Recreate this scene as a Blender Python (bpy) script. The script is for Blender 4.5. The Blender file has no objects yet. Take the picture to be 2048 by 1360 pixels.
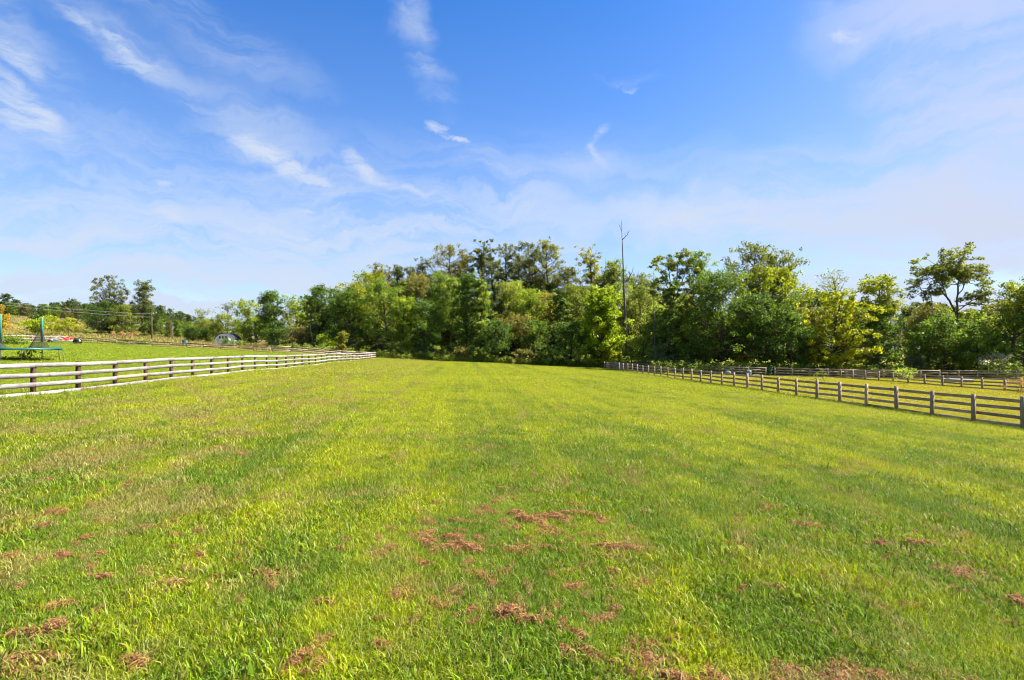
import bpy, math, random
import numpy as np
from mathutils import Vector

scene = bpy.context.scene
C = scene.collection
PI = math.pi
EYE = 2.48            # eye height above the grass under the camera
F = 1100.0            # focal length of the photograph in its own pixels
HORIZON = 699.0

# ------------------------------------------------------------------ camera
cam = bpy.data.cameras.new("camera")
cam.sensor_width = 36.0
cam.lens = F / 2048.0 * 36.0
cam.shift_y = 19.0 / 2048.0
cam.clip_start = 0.1
cam.clip_end = 6000
cam_o = bpy.data.objects.new("camera", cam)
cam_o.location = (0, 0, EYE)
cam_o.rotation_euler = (PI / 2, 0, 0)
C.objects.link(cam_o)
scene.camera = cam_o

# ------------------------------------------------------------------ exposure
scene.view_settings.view_transform = 'Standard'
scene.view_settings.look = 'None'
scene.view_settings.gamma = 1.0
scene.view_settings.exposure = 1.55
try:
    scene.cycles.max_bounces = 7
    scene.cycles.diffuse_bounces = 4
    scene.cycles.transmission_bounces = 5
    scene.cycles.transparent_max_bounces = 10
    scene.cycles.filter_width = 1.05
    scene.cycles.caustics_reflective = False
    scene.cycles.caustics_refractive = False
except Exception:
    pass

# ------------------------------------------------------------------ sun
SUN_AZ = math.radians(82)      # clockwise from straight ahead: to the right
SUN_EL = math.radians(50)
sun = bpy.data.lights.new("sun", 'SUN')
sun.energy = 5.0
sun.angle = math.radians(0.5)
sun.color = (1.0, 0.95, 0.86)
sun_o = bpy.data.objects.new("sun", sun)
sd = Vector((math.sin(SUN_AZ) * math.cos(SUN_EL), math.cos(SUN_AZ) * math.cos(SUN_EL), math.sin(SUN_EL)))
sun_o.rotation_euler = sd.to_track_quat('Z', 'Y').to_euler()
sun_o.location = (60, 40, 80)
C.objects.link(sun_o)

# ------------------------------------------------------------------ node helpers
def N(nt, kind, **kw):
    n = nt.nodes.new(kind)
    for k, v in kw.items():
        if k.startswith('i_'):
            n.inputs[k[2:].replace('_', ' ')].default_value = v
        else:
            setattr(n, k, v)
    return n

def setin(nt, sock, v):
    if hasattr(v, 'is_output'):
        nt.links.new(v, sock)
    else:
        sock.default_value = v

def math_(nt, op, a, b=None, c=None, clamp=False):
    n = nt.nodes.new('ShaderNodeMath'); n.operation = op; n.use_clamp = clamp
    setin(nt, n.inputs[0], a)
    if b is not None: setin(nt, n.inputs[1], b)
    if c is not None: setin(nt, n.inputs[2], c)
    return n.outputs[0]

def smooth_(nt, v, a, b, t0=0.0, t1=1.0):
    n = nt.nodes.new('ShaderNodeMapRange'); n.interpolation_type = 'SMOOTHSTEP'
    setin(nt, n.inputs[0], v)
    for k, q in zip((1, 2, 3, 4), (a, b, t0, t1)): setin(nt, n.inputs[k], q)
    return n.outputs[0]

def mix_(nt, fac, a, b, mode='MIX'):
    n = nt.nodes.new('ShaderNodeMix'); n.data_type = 'RGBA'; n.blend_type = mode
    setin(nt, n.inputs[0], fac)
    for s, v in ((n.inputs[6], a), (n.inputs[7], b)):
        setin(nt, s, v if hasattr(v, 'is_output') else (*v[:3], 1.0))
    return n.outputs[2]

def noise_(nt, vec, scale, detail=4.0, rough=0.55, dist=0.0):
    n = nt.nodes.new('ShaderNodeTexNoise')
    if vec is not None: nt.links.new(vec, n.inputs['Vector'])
    n.inputs['Scale'].default_value = scale
    n.inputs['Detail'].default_value = detail
    n.inputs['Roughness'].default_value = rough
    n.inputs['Distortion'].default_value = dist
    return n

def mapping_(nt, vec, loc=(0, 0, 0), rot=(0, 0, 0), scale=(1, 1, 1), kind='POINT'):
    n = nt.nodes.new('ShaderNodeMapping'); n.vector_type = kind
    nt.links.new(vec, n.inputs[0])
    n.inputs[1].default_value = loc; n.inputs[2].default_value = rot; n.inputs[3].default_value = scale
    return n.outputs[0]

def comb_(nt, x, y, z=0.0):
    n = nt.nodes.new('ShaderNodeCombineXYZ')
    for s, v in zip(n.inputs, (x, y, z)): setin(nt, s, v)
    return n.outputs[0]

def sep_(nt, v):
    n = nt.nodes.new('ShaderNodeSeparateXYZ'); nt.links.new(v, n.inputs[0])
    return n.outputs

# ------------------------------------------------------------------ sky with cirrus
world = bpy.data.worlds.new("World")
scene.world = world
world.use_nodes = True
wt = world.node_tree
wt.nodes.clear()
SKY_STRENGTH = 0.074

def sky_angles(x, y):
    """azimuth and elevation of a spot of the sky, radians"""
    dx, dz = (x - 1024.0) / F, (HORIZON - y) / F
    return math.atan2(dx, 1.0), math.atan2(dz, math.hypot(dx, 1.0))

def build_sky():
    nt = wt
    tc = N(nt, 'ShaderNodeTexCoord')
    sky = N(nt, 'ShaderNodeTexSky', sky_type='NISHITA')
    sky.sun_disc = False
    sky.sun_elevation = SUN_EL
    sky.sun_rotation = SUN_AZ
    sky.altitude = 250
    sky.air_density = 1.0
    sky.dust_density = 0.6
    sky.ozone_density = 4.0
    hs = N(nt, 'ShaderNodeHueSaturation')
    hs.inputs['Hue'].default_value = 0.509
    hs.inputs['Saturation'].default_value = 1.34
    hs.inputs['Value'].default_value = 1.06
    nt.links.new(sky.outputs[0], hs.inputs['Color'])
    d = sep_(nt, tc.outputs['Generated'])
    az = math_(nt, 'ARCTAN2', d[0], d[1])
    el = math_(nt, 'ARCSINE', d[2])
    base = comb_(nt, az, el)
    # gentle and fine warps give the strokes their torn, fibrous edges
    def warp(vec, scale, amount):
        w = noise_(nt, vec, scale, 5, 0.6)
        off = N(nt, 'ShaderNodeVectorMath', operation='SUBTRACT'); nt.links.new(w.outputs['Color'], off.inputs[0]); off.inputs[1].default_value = (.5, .5, .5)
        sc = N(nt, 'ShaderNodeVectorMath', operation='SCALE'); nt.links.new(off.outputs[0], sc.inputs[0]); sc.inputs['Scale'].default_value = amount
        ad = N(nt, 'ShaderNodeVectorMath', operation='ADD'); nt.links.new(vec, ad.inputs[0]); nt.links.new(sc.outputs[0], ad.inputs[1])
        return ad.outputs[0]
    soft = warp(base, 3.5, 0.22)
    torn = warp(warp(base, 7.0, 0.06), 26.0, 0.022)
    # fibres: noise stretched along the wind, on the left falling to the right, on the right rising
    fl = noise_(nt, mapping_(nt, soft, rot=(0, 0, math.radians(33)), scale=(2.2, 15, 1)), 1.6, 7, 0.62).outputs[0]
    fr = noise_(nt, mapping_(nt, soft, rot=(0, 0, math.radians(-22)), scale=(1.5, 7.5, 1)), 1.5, 6, 0.58).outputs[0]
    fine = noise_(nt, mapping_(nt, torn, rot=(0, 0, math.radians(33)), scale=(5, 26, 1)), 2.0, 6, 0.65).outputs[0]
    side = smooth_(nt, az, -0.12, 0.25)
    mx = N(nt, 'ShaderNodeMix'); mx.data_type = 'FLOAT'
    nt.links.new(side, mx.inputs[0]); nt.links.new(fl, mx.inputs[2]); nt.links.new(fr, mx.inputs[3])
    fibre = mx.outputs[0]
    fib = smooth_(nt, fibre, 0.36, 0.66)
    fin = smooth_(nt, fine, 0.36, 0.66)
    def stroke(vec, x1, y1, x2, y2, wpx, weight):
        a1, e1 = sky_angles(x1, y1); a2, e2 = sky_angles(x2, y2)
        L = math.hypot(a2 - a1, e2 - e1) / 2
        ang = math.atan2(e2 - e1, a2 - a1)
        w = wpx / F
        m = mapping_(nt, vec, ((a1 + a2) / 2, (e1 + e2) / 2, 0), (0, 0, ang), (L + w, w, 1.0), 'TEXTURE')
        ln = N(nt, 'ShaderNodeVectorMath', operation='LENGTH'); nt.links.new(m, ln.inputs[0])
        return smooth_(nt, ln.outputs['Value'], 1.45, 0.0, 0.0, weight)
    def total(vec, lst):
        s = None
        for q in lst:
            v = stroke(vec, *q)
            s = v if s is None else math_(nt, 'ADD', s, v)
        return s
    veil = total(soft, [
        (100, 0, 330, 160, 34, .34), (330, 160, 640, 350, 44, .26), (290, -10, 560, 170, 46, .28), (805, -60, 835, 110, 30, .36), (820, 100, 885, 200, 34, .22),
        (0, 40, 90, 170, 40, .30), (1250, 470, 1560, 395, 60, .42), (1500, 420, 1900, 320, 90, .42), (1830, -60, 2048, 180, 150, .62),
        (1900, 220, 2200, 330, 110, .34), (1650, 480, 2100, 400, 120, .55), (1240, 440, 1530, 442, 34, .55), (620, 470, 1020, 470, 60, .5), (950, 350, 1180, 470, 50, .40),
        (-80, 440, 330, 560, 90, .42), (430, 470, 700, 530, 60, .40), (-100, 560, 700, 600, 90, .45), (1250, 350, 1100, 320, 40, .22)])
    puffs = total(torn, [
        (478, 268, 545, 300, 17, 1.0), (540, 295, 600, 345, 17, .9), (585, 330, 665, 372, 15, .85), (700, 318, 728, 348, 14, .75), (722, 340, 795, 378, 9, .4), (760, 350, 900, 402, 8, .38),
        (858, 248, 892, 251, 5, .8), (862, 258, 905, 266, 5, .7), (905, 268, 932, 287, 5, .75), (1178, 290, 1215, 244, 9, .28), (1180, 290, 1215, 325, 7, .3), (1682, 70, 1716, 72, 8, .8),
        (312, 420, 352, 430, 11, .95), (316, 366, 332, 369, 6, .5), (-20, 180, 95, 245, 20, .8), (10, 150, 80, 215, 14, .6), (228, 68, 258, 96, 10, .75), (-10, 70, 60, 120, 16, .45), (235, 105, 310, 140, 14, .45),
        (130, 10, 210, 70, 10, .3), (610, 428, 640, 428, 4, .5), (600, 484, 612, 484, 3, .6), (1190, 152, 1310, 158, 7, .07), (1255, 168, 1280, 171, 4, .16), (1320, 432, 1430, 452, 15, .7), (1445, 440, 1525, 440, 8, .6)])
    dens = math_(nt, 'MULTIPLY', veil, math_(nt, 'MULTIPLY_ADD', fib, 1.05, 0.12))
    dens = math_(nt, 'ADD', dens, math_(nt, 'MULTIPLY', puffs, math_(nt, 'MULTIPLY_ADD', fin, 1.7, 0.10)))
    low = smooth_(nt, el, 0.42, 0.0, 0.0, 1.25)
    low = math_(nt, 'MULTIPLY', low, math_(nt, 'MULTIPLY_ADD', fib, 1.0, 0.20))
    haze = smooth_(nt, el, 0.70, 0.10, 0.0, 0.16)
    right = math_(nt, 'MULTIPLY', smooth_(nt, az, 0.15, 0.75, 0.0, 0.16), smooth_(nt, el, 0.75, 0.15))
    dens = math_(nt, 'ADD', math_(nt, 'ADD', dens, low), math_(nt, 'ADD', haze, right), )
    dens = math_(nt, 'SUBTRACT', 1.0, math_(nt, 'POWER', 2.718, math_(nt, 'MULTIPLY', dens, -1.62)))
    warm = smooth_(nt, az, 0.25, 0.85)
    white = mix_(nt, warm, (3.05, 3.5, 4.3), (3.05, 3.3, 4.05))
    col = mix_(nt, dens, hs.outputs[0], white)
    bg = N(nt, 'ShaderNodeBackground')
    nt.links.new(col, bg.inputs[0])
    bg.inputs[1].default_value = SKY_STRENGTH
    out = N(nt, 'ShaderNodeOutputWorld')
    nt.links.new(bg.outputs[0], out.inputs[0])
build_sky()

# ------------------------------------------------------------------ object helpers
def link(o):
    C.objects.link(o); return o

def mesh_np(name, V, faces, mat=None, attrs=None):
    """faces: list of (n,k) int arrays with k = 3 or 4"""
    me = bpy.data.meshes.new(name)
    V = np.asarray(V, dtype=np.float32)
    fl = [np.asarray(f, dtype=np.int32) for f in faces if len(f)]
    tot = np.concatenate([np.full(len(f), f.shape[1], np.int32) for f in fl])
    loops = np.concatenate([f.ravel() for f in fl])
    start = np.concatenate([[0], np.cumsum(tot)[:-1]]).astype(np.int32)
    me.vertices.add(len(V)); me.vertices.foreach_set('co', V.ravel())
    me.loops.add(len(loops)); me.loops.foreach_set('vertex_index', loops)
    me.polygons.add(len(tot)); me.polygons.foreach_set('loop_start', start); me.polygons.foreach_set('loop_total', tot)
    for k, v in (attrs or {}).items():
        a = me.attributes.new(k, 'FLOAT', 'POINT'); a.data.foreach_set('value', np.asarray(v, np.float32))
    me.update(calc_edges=True)
    if mat: me.materials.append(mat)
    return me

class MB:
    """collects boxes, tubes and lathes, built as ONE mesh object"""
    def __init__(s): s.V = []; s.Q = []; s.T = []; s.n = 0
    def add(s, V, Q=None, T=None):
        V = np.asarray(V, float)
        if Q is not None and len(Q): s.Q.append(np.asarray(Q, int) + s.n)
        if T is not None and len(T): s.T.append(np.asarray(T, int) + s.n)
        s.V.append(V); s.n += len(V); return s
    def hexa(s, p):   # 8 corners: bottom 0-3 counter-clockwise, top 4-7
        return s.add(p, [(3, 2, 1, 0), (4, 5, 6, 7), (0, 1, 5, 4), (1, 2, 6, 5), (2, 3, 7, 6), (3, 0, 4, 7)])
    def box(s, c, d, rot=0.0, taper=1.0):
        x, y, z = d[0] / 2, d[1] / 2, d[2] / 2
        P = np.array([(-x, -y, -z), (x, -y, -z), (x, y, -z), (-x, y, -z), (-x * taper, -y * taper, z), (x * taper, -y * taper, z), (x * taper, y * taper, z), (-x * taper, y * taper, z)])
        cr, sr = math.cos(rot), math.sin(rot)
        P = np.stack([P[:, 0] * cr - P[:, 1] * sr, P[:, 0] * sr + P[:, 1] * cr, P[:, 2]], 1)
        return s.hexa(P + np.array(c))
    def tube(s, pts, rad, sides=6, cap=True):
        P = np.asarray(pts, float); n = len(P)
        R = np.full(n, rad, float) if np.isscalar(rad) else np.asarray(rad, float)
        T = np.gradient(P, axis=0); T /= np.linalg.norm(T, axis=1, keepdims=True) + 1e-9
        up = np.array([0.0, 0.0, 1.0]) if abs(T[0, 2]) < 0.9 else np.array([1.0, 0.0, 0.0])
        A = np.cross(T, up); A /= np.linalg.norm(A, axis=1, keepdims=True) + 1e-9
        B = np.cross(A, T)
        a = np.linspace(0, 2 * PI, sides, endpoint=False)
        V = (P[:, None, :] + R[:, None, None] * (np.cos(a)[None, :, None] * A[:, None, :] + np.sin(a)[None, :, None] * B[:, None, :])).reshape(-1, 3)
        i = np.arange(n - 1)[:, None] * sides; j = np.arange(sides)[None, :]; k = (j + 1) % sides
        Q = np.stack([i + j, i + k, i + sides + k, i + sides + j], -1).reshape(-1, 4)
        Tr = None
        if cap:
            V = np.vstack([V, P[0], P[-1]]); b, e = n * sides, n * sides + 1; jj = np.arange(sides); kk = (jj + 1) % sides
            Tr = np.concatenate([np.stack([np.full(sides, b), kk, jj], 1), np.stack([np.full(sides, e), (n - 1) * sides + jj, (n - 1) * sides + kk], 1)])
        return s.add(V, Q, Tr)
    def lathe(s, prof, c=(0, 0, 0), sides=16, axis='z'):
        a = np.linspace(0, 2 * PI, sides, endpoint=False); n = len(prof)
        V = np.array([[(r * math.cos(t), r * math.sin(t), z) for t in a] for r, z in prof]).reshape(-1, 3)
        if axis == 'y': V = V[:, [0, 2, 1]]
        if axis == 'x': V = V[:, [2, 0, 1]]
        i = np.arange(n - 1)[:, None] * sides; j = np.arange(sides)[None, :]; k = (j + 1) % sides
        return s.add(V + np.array(c), np.stack([i + j, i + k, i + sides + k, i + sides + j], -1).reshape(-1, 4))
    def build(s, name, mat, parent=None, smooth=False):
        me = mesh_np(name, np.vstack(s.V), [np.vstack(x) for x in (s.Q, s.T) if x], mat)
        o = link(bpy.data.objects.new(name, me))
        if parent is not None: o.parent = parent
        if smooth: me.polygons.foreach_set('use_smooth', np.ones(len(me.polygons), bool))
        return o

def tag(o, label=None, cat=None, group=None, kind=None):
    if label: o['label'] = label
    if cat: o['category'] = cat
    if group: o['group'] = group
    if kind: o['kind'] = kind
    return o

def empty(name, loc, rz=0.0):
    o = link(bpy.data.objects.new(name, None))
    o.location = loc; o.rotation_euler = (0, 0, rz)
    o.empty_display_size = 0.3
    return o

# ------------------------------------------------------------------ the lie of the land
CL, SL = 0.9967, 0.0816       # the field runs along (-SL, CL)
def S(a, b, x):
    t = np.clip((x - a) / (b - a), 0, 1); return t * t * (3 - 2 * t)

def ground_z(X, Y):
    X = np.asarray(X, float); Y = np.asarray(Y, float)
    l = np.clip(X * CL + Y * SL, -240, 60); m = -X * SL + Y * CL
    z = np.where(l < -17, 0.76 + 0.053 * (-17 - l), np.where(l < 25, -0.0447 * l, -1.12 - 0.02 * (l - 25)))
    z = z + 0.004 * np.clip(Y, 0, 250) * S(-17, -30, l)
    z = z + 5.0 * S(110, 200, Y) * S(-110, -190, X)
    z = z + 6.0 * S(118, 175, Y) * S(-75, -40, X) * S(72, 46, X)
    z = z + 4.6 * S(125, 320, Y) * S(46, 90, X)
    z = z + 0.04 * np.sin(l * .36 + 1) * np.sin(m * .2) + 0.018 * np.sin(m * .52 + l * .12) + 0.012 * np.sin(l * 1.7) * np.sin(m * 1.3 + 2)
    return z

def gz(x, y): return float(ground_z(x, y))
def wx(px, Y): return (px - 1024.0) / F * Y             # lateral position of a bearing at distance Y
def wz(py, Y): return EYE + (HORIZON - py) / F * Y      # height seen at that elevation at distance Y
def ground_point(px, py):
    Y = 4.0
    for _ in range(60):
        Y = (EYE - gz(wx(px, Y), Y)) * F / max(py - HORIZON, 1.0)
    return wx(px, Y), Y

# ------------------------------------------------------------------ materials
def new_mat(name):
    m = bpy.data.materials.new(name); m.use_nodes = True
    m.node_tree.nodes.clear()
    return m, m.node_tree

def out_(nt, shader):
    o = N(nt, 'ShaderNodeOutputMaterial'); nt.links.new(shader, o.inputs[0]); return o

def princ(nt, col, rough=0.8, spec=0.3, metal=0.0):
    p = N(nt, 'ShaderNodeBsdfPrincipled')
    setin(nt, p.inputs['Base Color'], col if hasattr(col, 'is_output') else (*col[:3], 1))
    setin(nt, p.inputs['Roughness'], rough)
    p.inputs['Specular IOR Level'].default_value = spec
    p.inputs['Metallic'].default_value = metal
    return p

def plain(name, col, rough=0.6, spec=0.4, metal=0.0, var=0.25, scale=6.0):
    m, nt = new_mat(name)
    tc = N(nt, 'ShaderNodeTexCoord')
    n = noise_(nt, tc.outputs['Object'], scale, 5, 0.6)
    v = smooth_(nt, n.outputs[0], 0.3, 0.7, 1 - var, 1 + var)
    c = mix_(nt, 1.0, col, comb_(nt, v, v, v), 'MULTIPLY')
    p = princ(nt, c, rough, spec, metal)
    out_(nt, p.outputs[0])
    return m

# colour of the sward by place: lush, yellowed and dry grass, in strips along the mower's passes
field_group = bpy.data.node_groups.new("field_colour", 'ShaderNodeTree')
field_group.interface.new_socket("Color", in_out='OUTPUT', socket_type='NodeSocketColor')
field_group.interface.new_socket("Dry", in_out='OUTPUT', socket_type='NodeSocketFloat')
def build_field_group():
    nt = field_group
    go = N(nt, 'NodeGroupOutput')
    geo = N(nt, 'ShaderNodeNewGeometry')
    p = sep_(nt, geo.outputs['Position'])
    l = math_(nt, 'ADD', math_(nt, 'MULTIPLY', p[0], CL), math_(nt, 'MULTIPLY', p[1], SL))
    m = math_(nt, 'ADD', math_(nt, 'MULTIPLY', p[0], -SL), math_(nt, 'MULTIPLY', p[1], CL))
    lm = comb_(nt, l, m)
    big = noise_(nt, lm, 0.16, 4, 0.6, 0.4).outputs[0]
    mid = noise_(nt, lm, 0.75, 4, 0.6, 0.5).outputs[0]
    small = noise_(nt, lm, 2.6, 3, 0.6).outputs[0]
    strip = noise_(nt, mapping_(nt, lm, scale=(0.8, 0.018, 1)), 1.0, 4, 0.6, 0.3).outputs[0]
    k = math_(nt, 'ADD', math_(nt, 'MULTIPLY', big, 0.34), math_(nt, 'MULTIPLY', mid, 0.36))
    k = math_(nt, 'ADD', k, math_(nt, 'MULTIPLY', small, 0.18))
    k = math_(nt, 'ADD', k, math_(nt, 'MULTIPLY', math_(nt, 'SUBTRACT', strip, 0.25), 0.46))
    far = smooth_(nt, p[1], 6, 34, 0.0, 0.10)
    k = math_(nt, 'ADD', k, far)
    yel = smooth_(nt, k, 0.47, 0.72)
    c = mix_(nt, yel, (0.118, 0.205, 0.008), (0.335, 0.375, 0.004))
    # the drier band on the left of the field and the parched spots
    dn = noise_(nt, mapping_(nt, lm, loc=(31, 7, 0), scale=(1.0, 0.5, 1)), 1.0, 5, 0.66, 0.5).outputs[0]
    band = math_(nt, 'MULTIPLY', smooth_(nt, l, -1, -7), smooth_(nt, l, -17, -14))
    dry = smooth_(nt, math_(nt, 'ADD', dn, math_(nt, 'MULTIPLY', band, 0.09)), 0.52, 0.70)
    # a parched bare-ish spot close by on the right
    sp = N(nt, 'ShaderNodeVectorMath', operation='LENGTH')
    nt.links.new(mapping_(nt, geo.outputs['Position'], (2.45, 4.05, 0), (0, 0, 0), (1.25, .42, 100), 'TEXTURE'), sp.inputs[0])
    spot = smooth_(nt, math_(nt, 'ADD', sp.outputs['Value'], math_(nt, 'MULTIPLY_ADD', mid, 1.2, -.6)), 1.15, 0.35)
    dry = math_(nt, 'MAXIMUM', dry, math_(nt, 'MULTIPLY', spot, 1.2))
    c = mix_(nt, math_(nt, 'MULTIPLY', spot, 0.35), c, (0.26, 0.15, 0.06))
    c = mix_(nt, math_(nt, 'MULTIPLY', dry, 0.6), c, (0.300, 0.240, 0.080))
    # paddock on the right grazed yellow, rough hill on the left gone to straw
    pad = math_(nt, 'MULTIPLY', smooth_(nt, l, 25, 27), smooth_(nt, small, 0.3, 0.7, 0.55, 0.95))
    c = mix_(nt, math_(nt, 'MULTIPLY', pad, smooth_(nt, p[1], 110, 90)), c, (0.42, 0.37, 0.012))
    lawn = smooth_(nt, l, -17, -19)
    c = mix_(nt, math_(nt, 'MULTIPLY', lawn, 0.6), c, (0.20, 0.30, 0.014))
    hill = math_(nt, 'MULTIPLY', smooth_(nt, p[1], 91, 95), smooth_(nt, l, -16, -20))
    hn = noise_(nt, lm, 0.07, 5, 0.62, 0.6).outputs[0]
    hc = mix_(nt, smooth_(nt, hn, 0.42, 0.62), (0.36, 0.28, 0.10), (0.24, 0.27, 0.045))
    c = mix_(nt, hill, c, hc)
    nt.links.new(c, go.inputs[0])
    nt.links.new(dry, go.inputs[1])
build_field_group()

def field_node(nt):
    g = N(nt, 'ShaderNodeGroup'); g.node_tree = field_group; return g

def make_ground_mat():
    m, nt = new_mat("turf_soil")
    g = field_node(nt)
    geo = N(nt, 'ShaderNodeNewGeometry')
    n1 = noise_(nt, geo.outputs['Position'], 9, 6, 0.7).outputs[0]
    n2 = noise_(nt, geo.outputs['Position'], 1.3, 5, 0.65).outputs[0]
    thatch = smooth_(nt, math_(nt, 'ADD', math_(nt, 'MULTIPLY', n1, .6), math_(nt, 'MULTIPLY', n2, .4)), 0.42, 0.62)
    c = mix_(nt, math_(nt, 'MULTIPLY_ADD', thatch, 0.45, 0.3), g.outputs[0], (0.055, 0.048, 0.016))
    v = smooth_(nt, n1, 0.25, 0.75, 0.62, 1.1)
    c = mix_(nt, 1.0, c, comb_(nt, v, v, v), 'MULTIPLY')
    p = princ(nt, c, 0.95, 0.1)
    b = N(nt, 'ShaderNodeBump'); b.inputs['Strength'].default_value = 0.7; b.inputs['Distance'].default_value = 0.06
    nt.links.new(n1, b.inputs['Height']); nt.links.new(b.outputs[0], p.inputs['Normal'])
    out_(nt, p.outputs[0])
    return m

def make_blade_mat():
    m, nt = new_mat("grass_blade")
    g = field_node(nt)
    geo = N(nt, 'ShaderNodeNewGeometry')
    oi = N(nt, 'ShaderNodeObjectInfo')
    r = geo.outputs['Random Per Island']
    hs = N(nt, 'ShaderNodeHueSaturation')
    hs.inputs['Hue'].default_value = 0.5
    nt.links.new(math_(nt, 'MULTIPLY_ADD', math_(nt, 'FRACT', math_(nt, 'MULTIPLY', r, 7.13)), 0.05, 0.472), hs.inputs['Hue'])
    nt.links.new(math_(nt, 'MULTIPLY_ADD', math_(nt, 'FRACT', math_(nt, 'MULTIPLY', r, 3.7)), 1.05, 0.50), hs.inputs['Value'])
    hs.inputs['Saturation'].default_value = 1.0
    c0 = mix_(nt, 1.0, g.outputs[0], oi.outputs['Color'], 'MULTIPLY')
    nt.links.new(c0, hs.inputs['Color'])
    thr = math_(nt, 'MULTIPLY_ADD', g.outputs[1], -0.35, 0.875)
    straw = math_(nt, 'GREATER_THAN', r, thr)
    sc = mix_(nt, math_(nt, 'FRACT', math_(nt, 'MULTIPLY', r, 91.0)), (0.38, 0.37, 0.10), (0.30, 0.20, 0.07))
    c = mix_(nt, math_(nt, 'MULTIPLY', straw, 0.85), hs.outputs[0], sc)
    p = princ(nt, c, 0.45, 0.16)
    tr = N(nt, 'ShaderNodeBsdfTranslucent')
    tcol = mix_(nt, 1.0, c, (1.25, 1.2, 0.6), 'MULTIPLY')
    nt.links.new(tcol, tr.inputs[0])
    mx = N(nt, 'ShaderNodeMixShader'); mx.inputs[0].default_value = 0.34
    nt.links.new(p.outputs[0], mx.inputs[1]); nt.links.new(tr.outputs[0], mx.inputs[2])
    out_(nt, mx.outputs[0])
    return m

def make_leaf_mat():
    """leaf colour from the object's own colour; some boughs turn towards yellow or brown"""
    m, nt = new_mat("leaf")
    oi = N(nt, 'ShaderNodeObjectInfo')
    geo = N(nt, 'ShaderNodeNewGeometry')
    at = N(nt, 'ShaderNodeAttribute'); at.attribute_name = 'tone'
    r = geo.outputs['Random Per Island']
    hs = N(nt, 'ShaderNodeHueSaturation')
    nt.links.new(math_(nt, 'MULTIPLY_ADD', at.outputs['Fac'], -0.020, 0.504), hs.inputs['Hue'])
    nt.links.new(math_(nt, 'MULTIPLY_ADD', math_(nt, 'FRACT', math_(nt, 'MULTIPLY', r, 5.3)), 0.7, 0.62), hs.inputs['Value'])
    nt.links.new(oi.outputs['Color'], hs.inputs['Color'])
    hs.inputs['Saturation'].default_value = 1.0
    v = math_(nt, 'MULTIPLY_ADD', at.outputs['Fac'], 0.7, 0.85)
    c = mix_(nt, 1.0, hs.outputs[0], comb_(nt, v, v, v), 'MULTIPLY')
    p = princ(nt, c, 0.45, 0.18)
    tr = N(nt, 'ShaderNodeBsdfTranslucent')
    tcol = mix_(nt, 1.0, c, (1.85, 1.85, 0.85), 'MULTIPLY')
    nt.links.new(tcol, tr.inputs[0])
    mx = N(nt, 'ShaderNodeMixShader'); mx.inputs[0].default_value = 0.47
    nt.links.new(p.outputs[0], mx.inputs[1]); nt.links.new(tr.outputs[0], mx.inputs[2])
    out_(nt, mx.outputs[0])
    return m

def make_bark(name, a, b):
    m, nt = new_mat(name)
    tc = N(nt, 'ShaderNodeTexCoord')
    n = noise_(nt, mapping_(nt, tc.outputs['Object'], scale=(6, 6, 1.2)), 1.5, 6, 0.65).outputs[0]
    c = mix_(nt, smooth_(nt, n, 0.35, 0.65), a, b)
    p = princ(nt, c, 0.9, 0.15)
    bp = N(nt, 'ShaderNodeBump'); bp.inputs['Distance'].default_value = 0.03; nt.links.new(n, bp.inputs['Height']); nt.links.new(bp.outputs[0], p.inputs['Normal'])
    out_(nt, p.outputs[0])
    return m

def make_board(name, a, b, dark):
    """weathered plank: long grain, grey bleaching and knots, different on each board"""
    m, nt = new_mat(name)
    geo = N(nt, 'ShaderNodeNewGeometry'); oi = N(nt, 'ShaderNodeObjectInfo')
    p3 = geo.outputs['Position']
    n1 = noise_(nt, mapping_(nt, p3, scale=(0.9, 0.9, 26)), 1.6, 6, 0.65, 0.3).outputs[0]
    n2 = noise_(nt, p3, 2.6, 5, 0.65).outputs[0]
    n3 = noise_(nt, mapping_(nt, p3, scale=(1, 1, 2.2)), 4.5, 3, 0.5).outputs[0]
    c = mix_(nt, smooth_(nt, math_(nt, 'MULTIPLY_ADD', n1, .6, math_(nt, 'MULTIPLY', n2, .4)), 0.41, 0.59), a, b)
    c = mix_(nt, smooth_(nt, n3, 0.60, 0.72, 0, .7), c, dark)
    v = math_(nt, 'MULTIPLY_ADD', oi.outputs['Random'], 0.46, 0.74)
    c = mix_(nt, 1.0, c, comb_(nt, v, v, v), 'MULTIPLY')
    p = princ(nt, c, 0.85, 0.2)
    bp = N(nt, 'ShaderNodeBump'); bp.inputs['Distance'].default_value = 0.006; nt.links.new(n1, bp.inputs['Height']); nt.links.new(bp.outputs[0], p.inputs['Normal'])
    out_(nt, p.outputs[0])
    return m

def make_thatch():
    m, nt = new_mat("dead_grass")
    geo = N(nt, 'ShaderNodeNewGeometry')
    r = geo.outputs['Random Per Island']
    c = mix_(nt, r, (0.19, 0.075, 0.028), (0.47, 0.25, 0.105))
    p = princ(nt, c, 0.8, 0.2)
    tr = N(nt, 'ShaderNodeBsdfTranslucent'); nt.links.new(c, tr.inputs[0])
    mx = N(nt, 'ShaderNodeMixShader'); mx.inputs[0].default_value = 0.25
    nt.links.new(p.outputs[0], mx.inputs[1]); nt.links.new(tr.outputs[0], mx.inputs[2])
    out_(nt, mx.outputs[0]); return m

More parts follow.
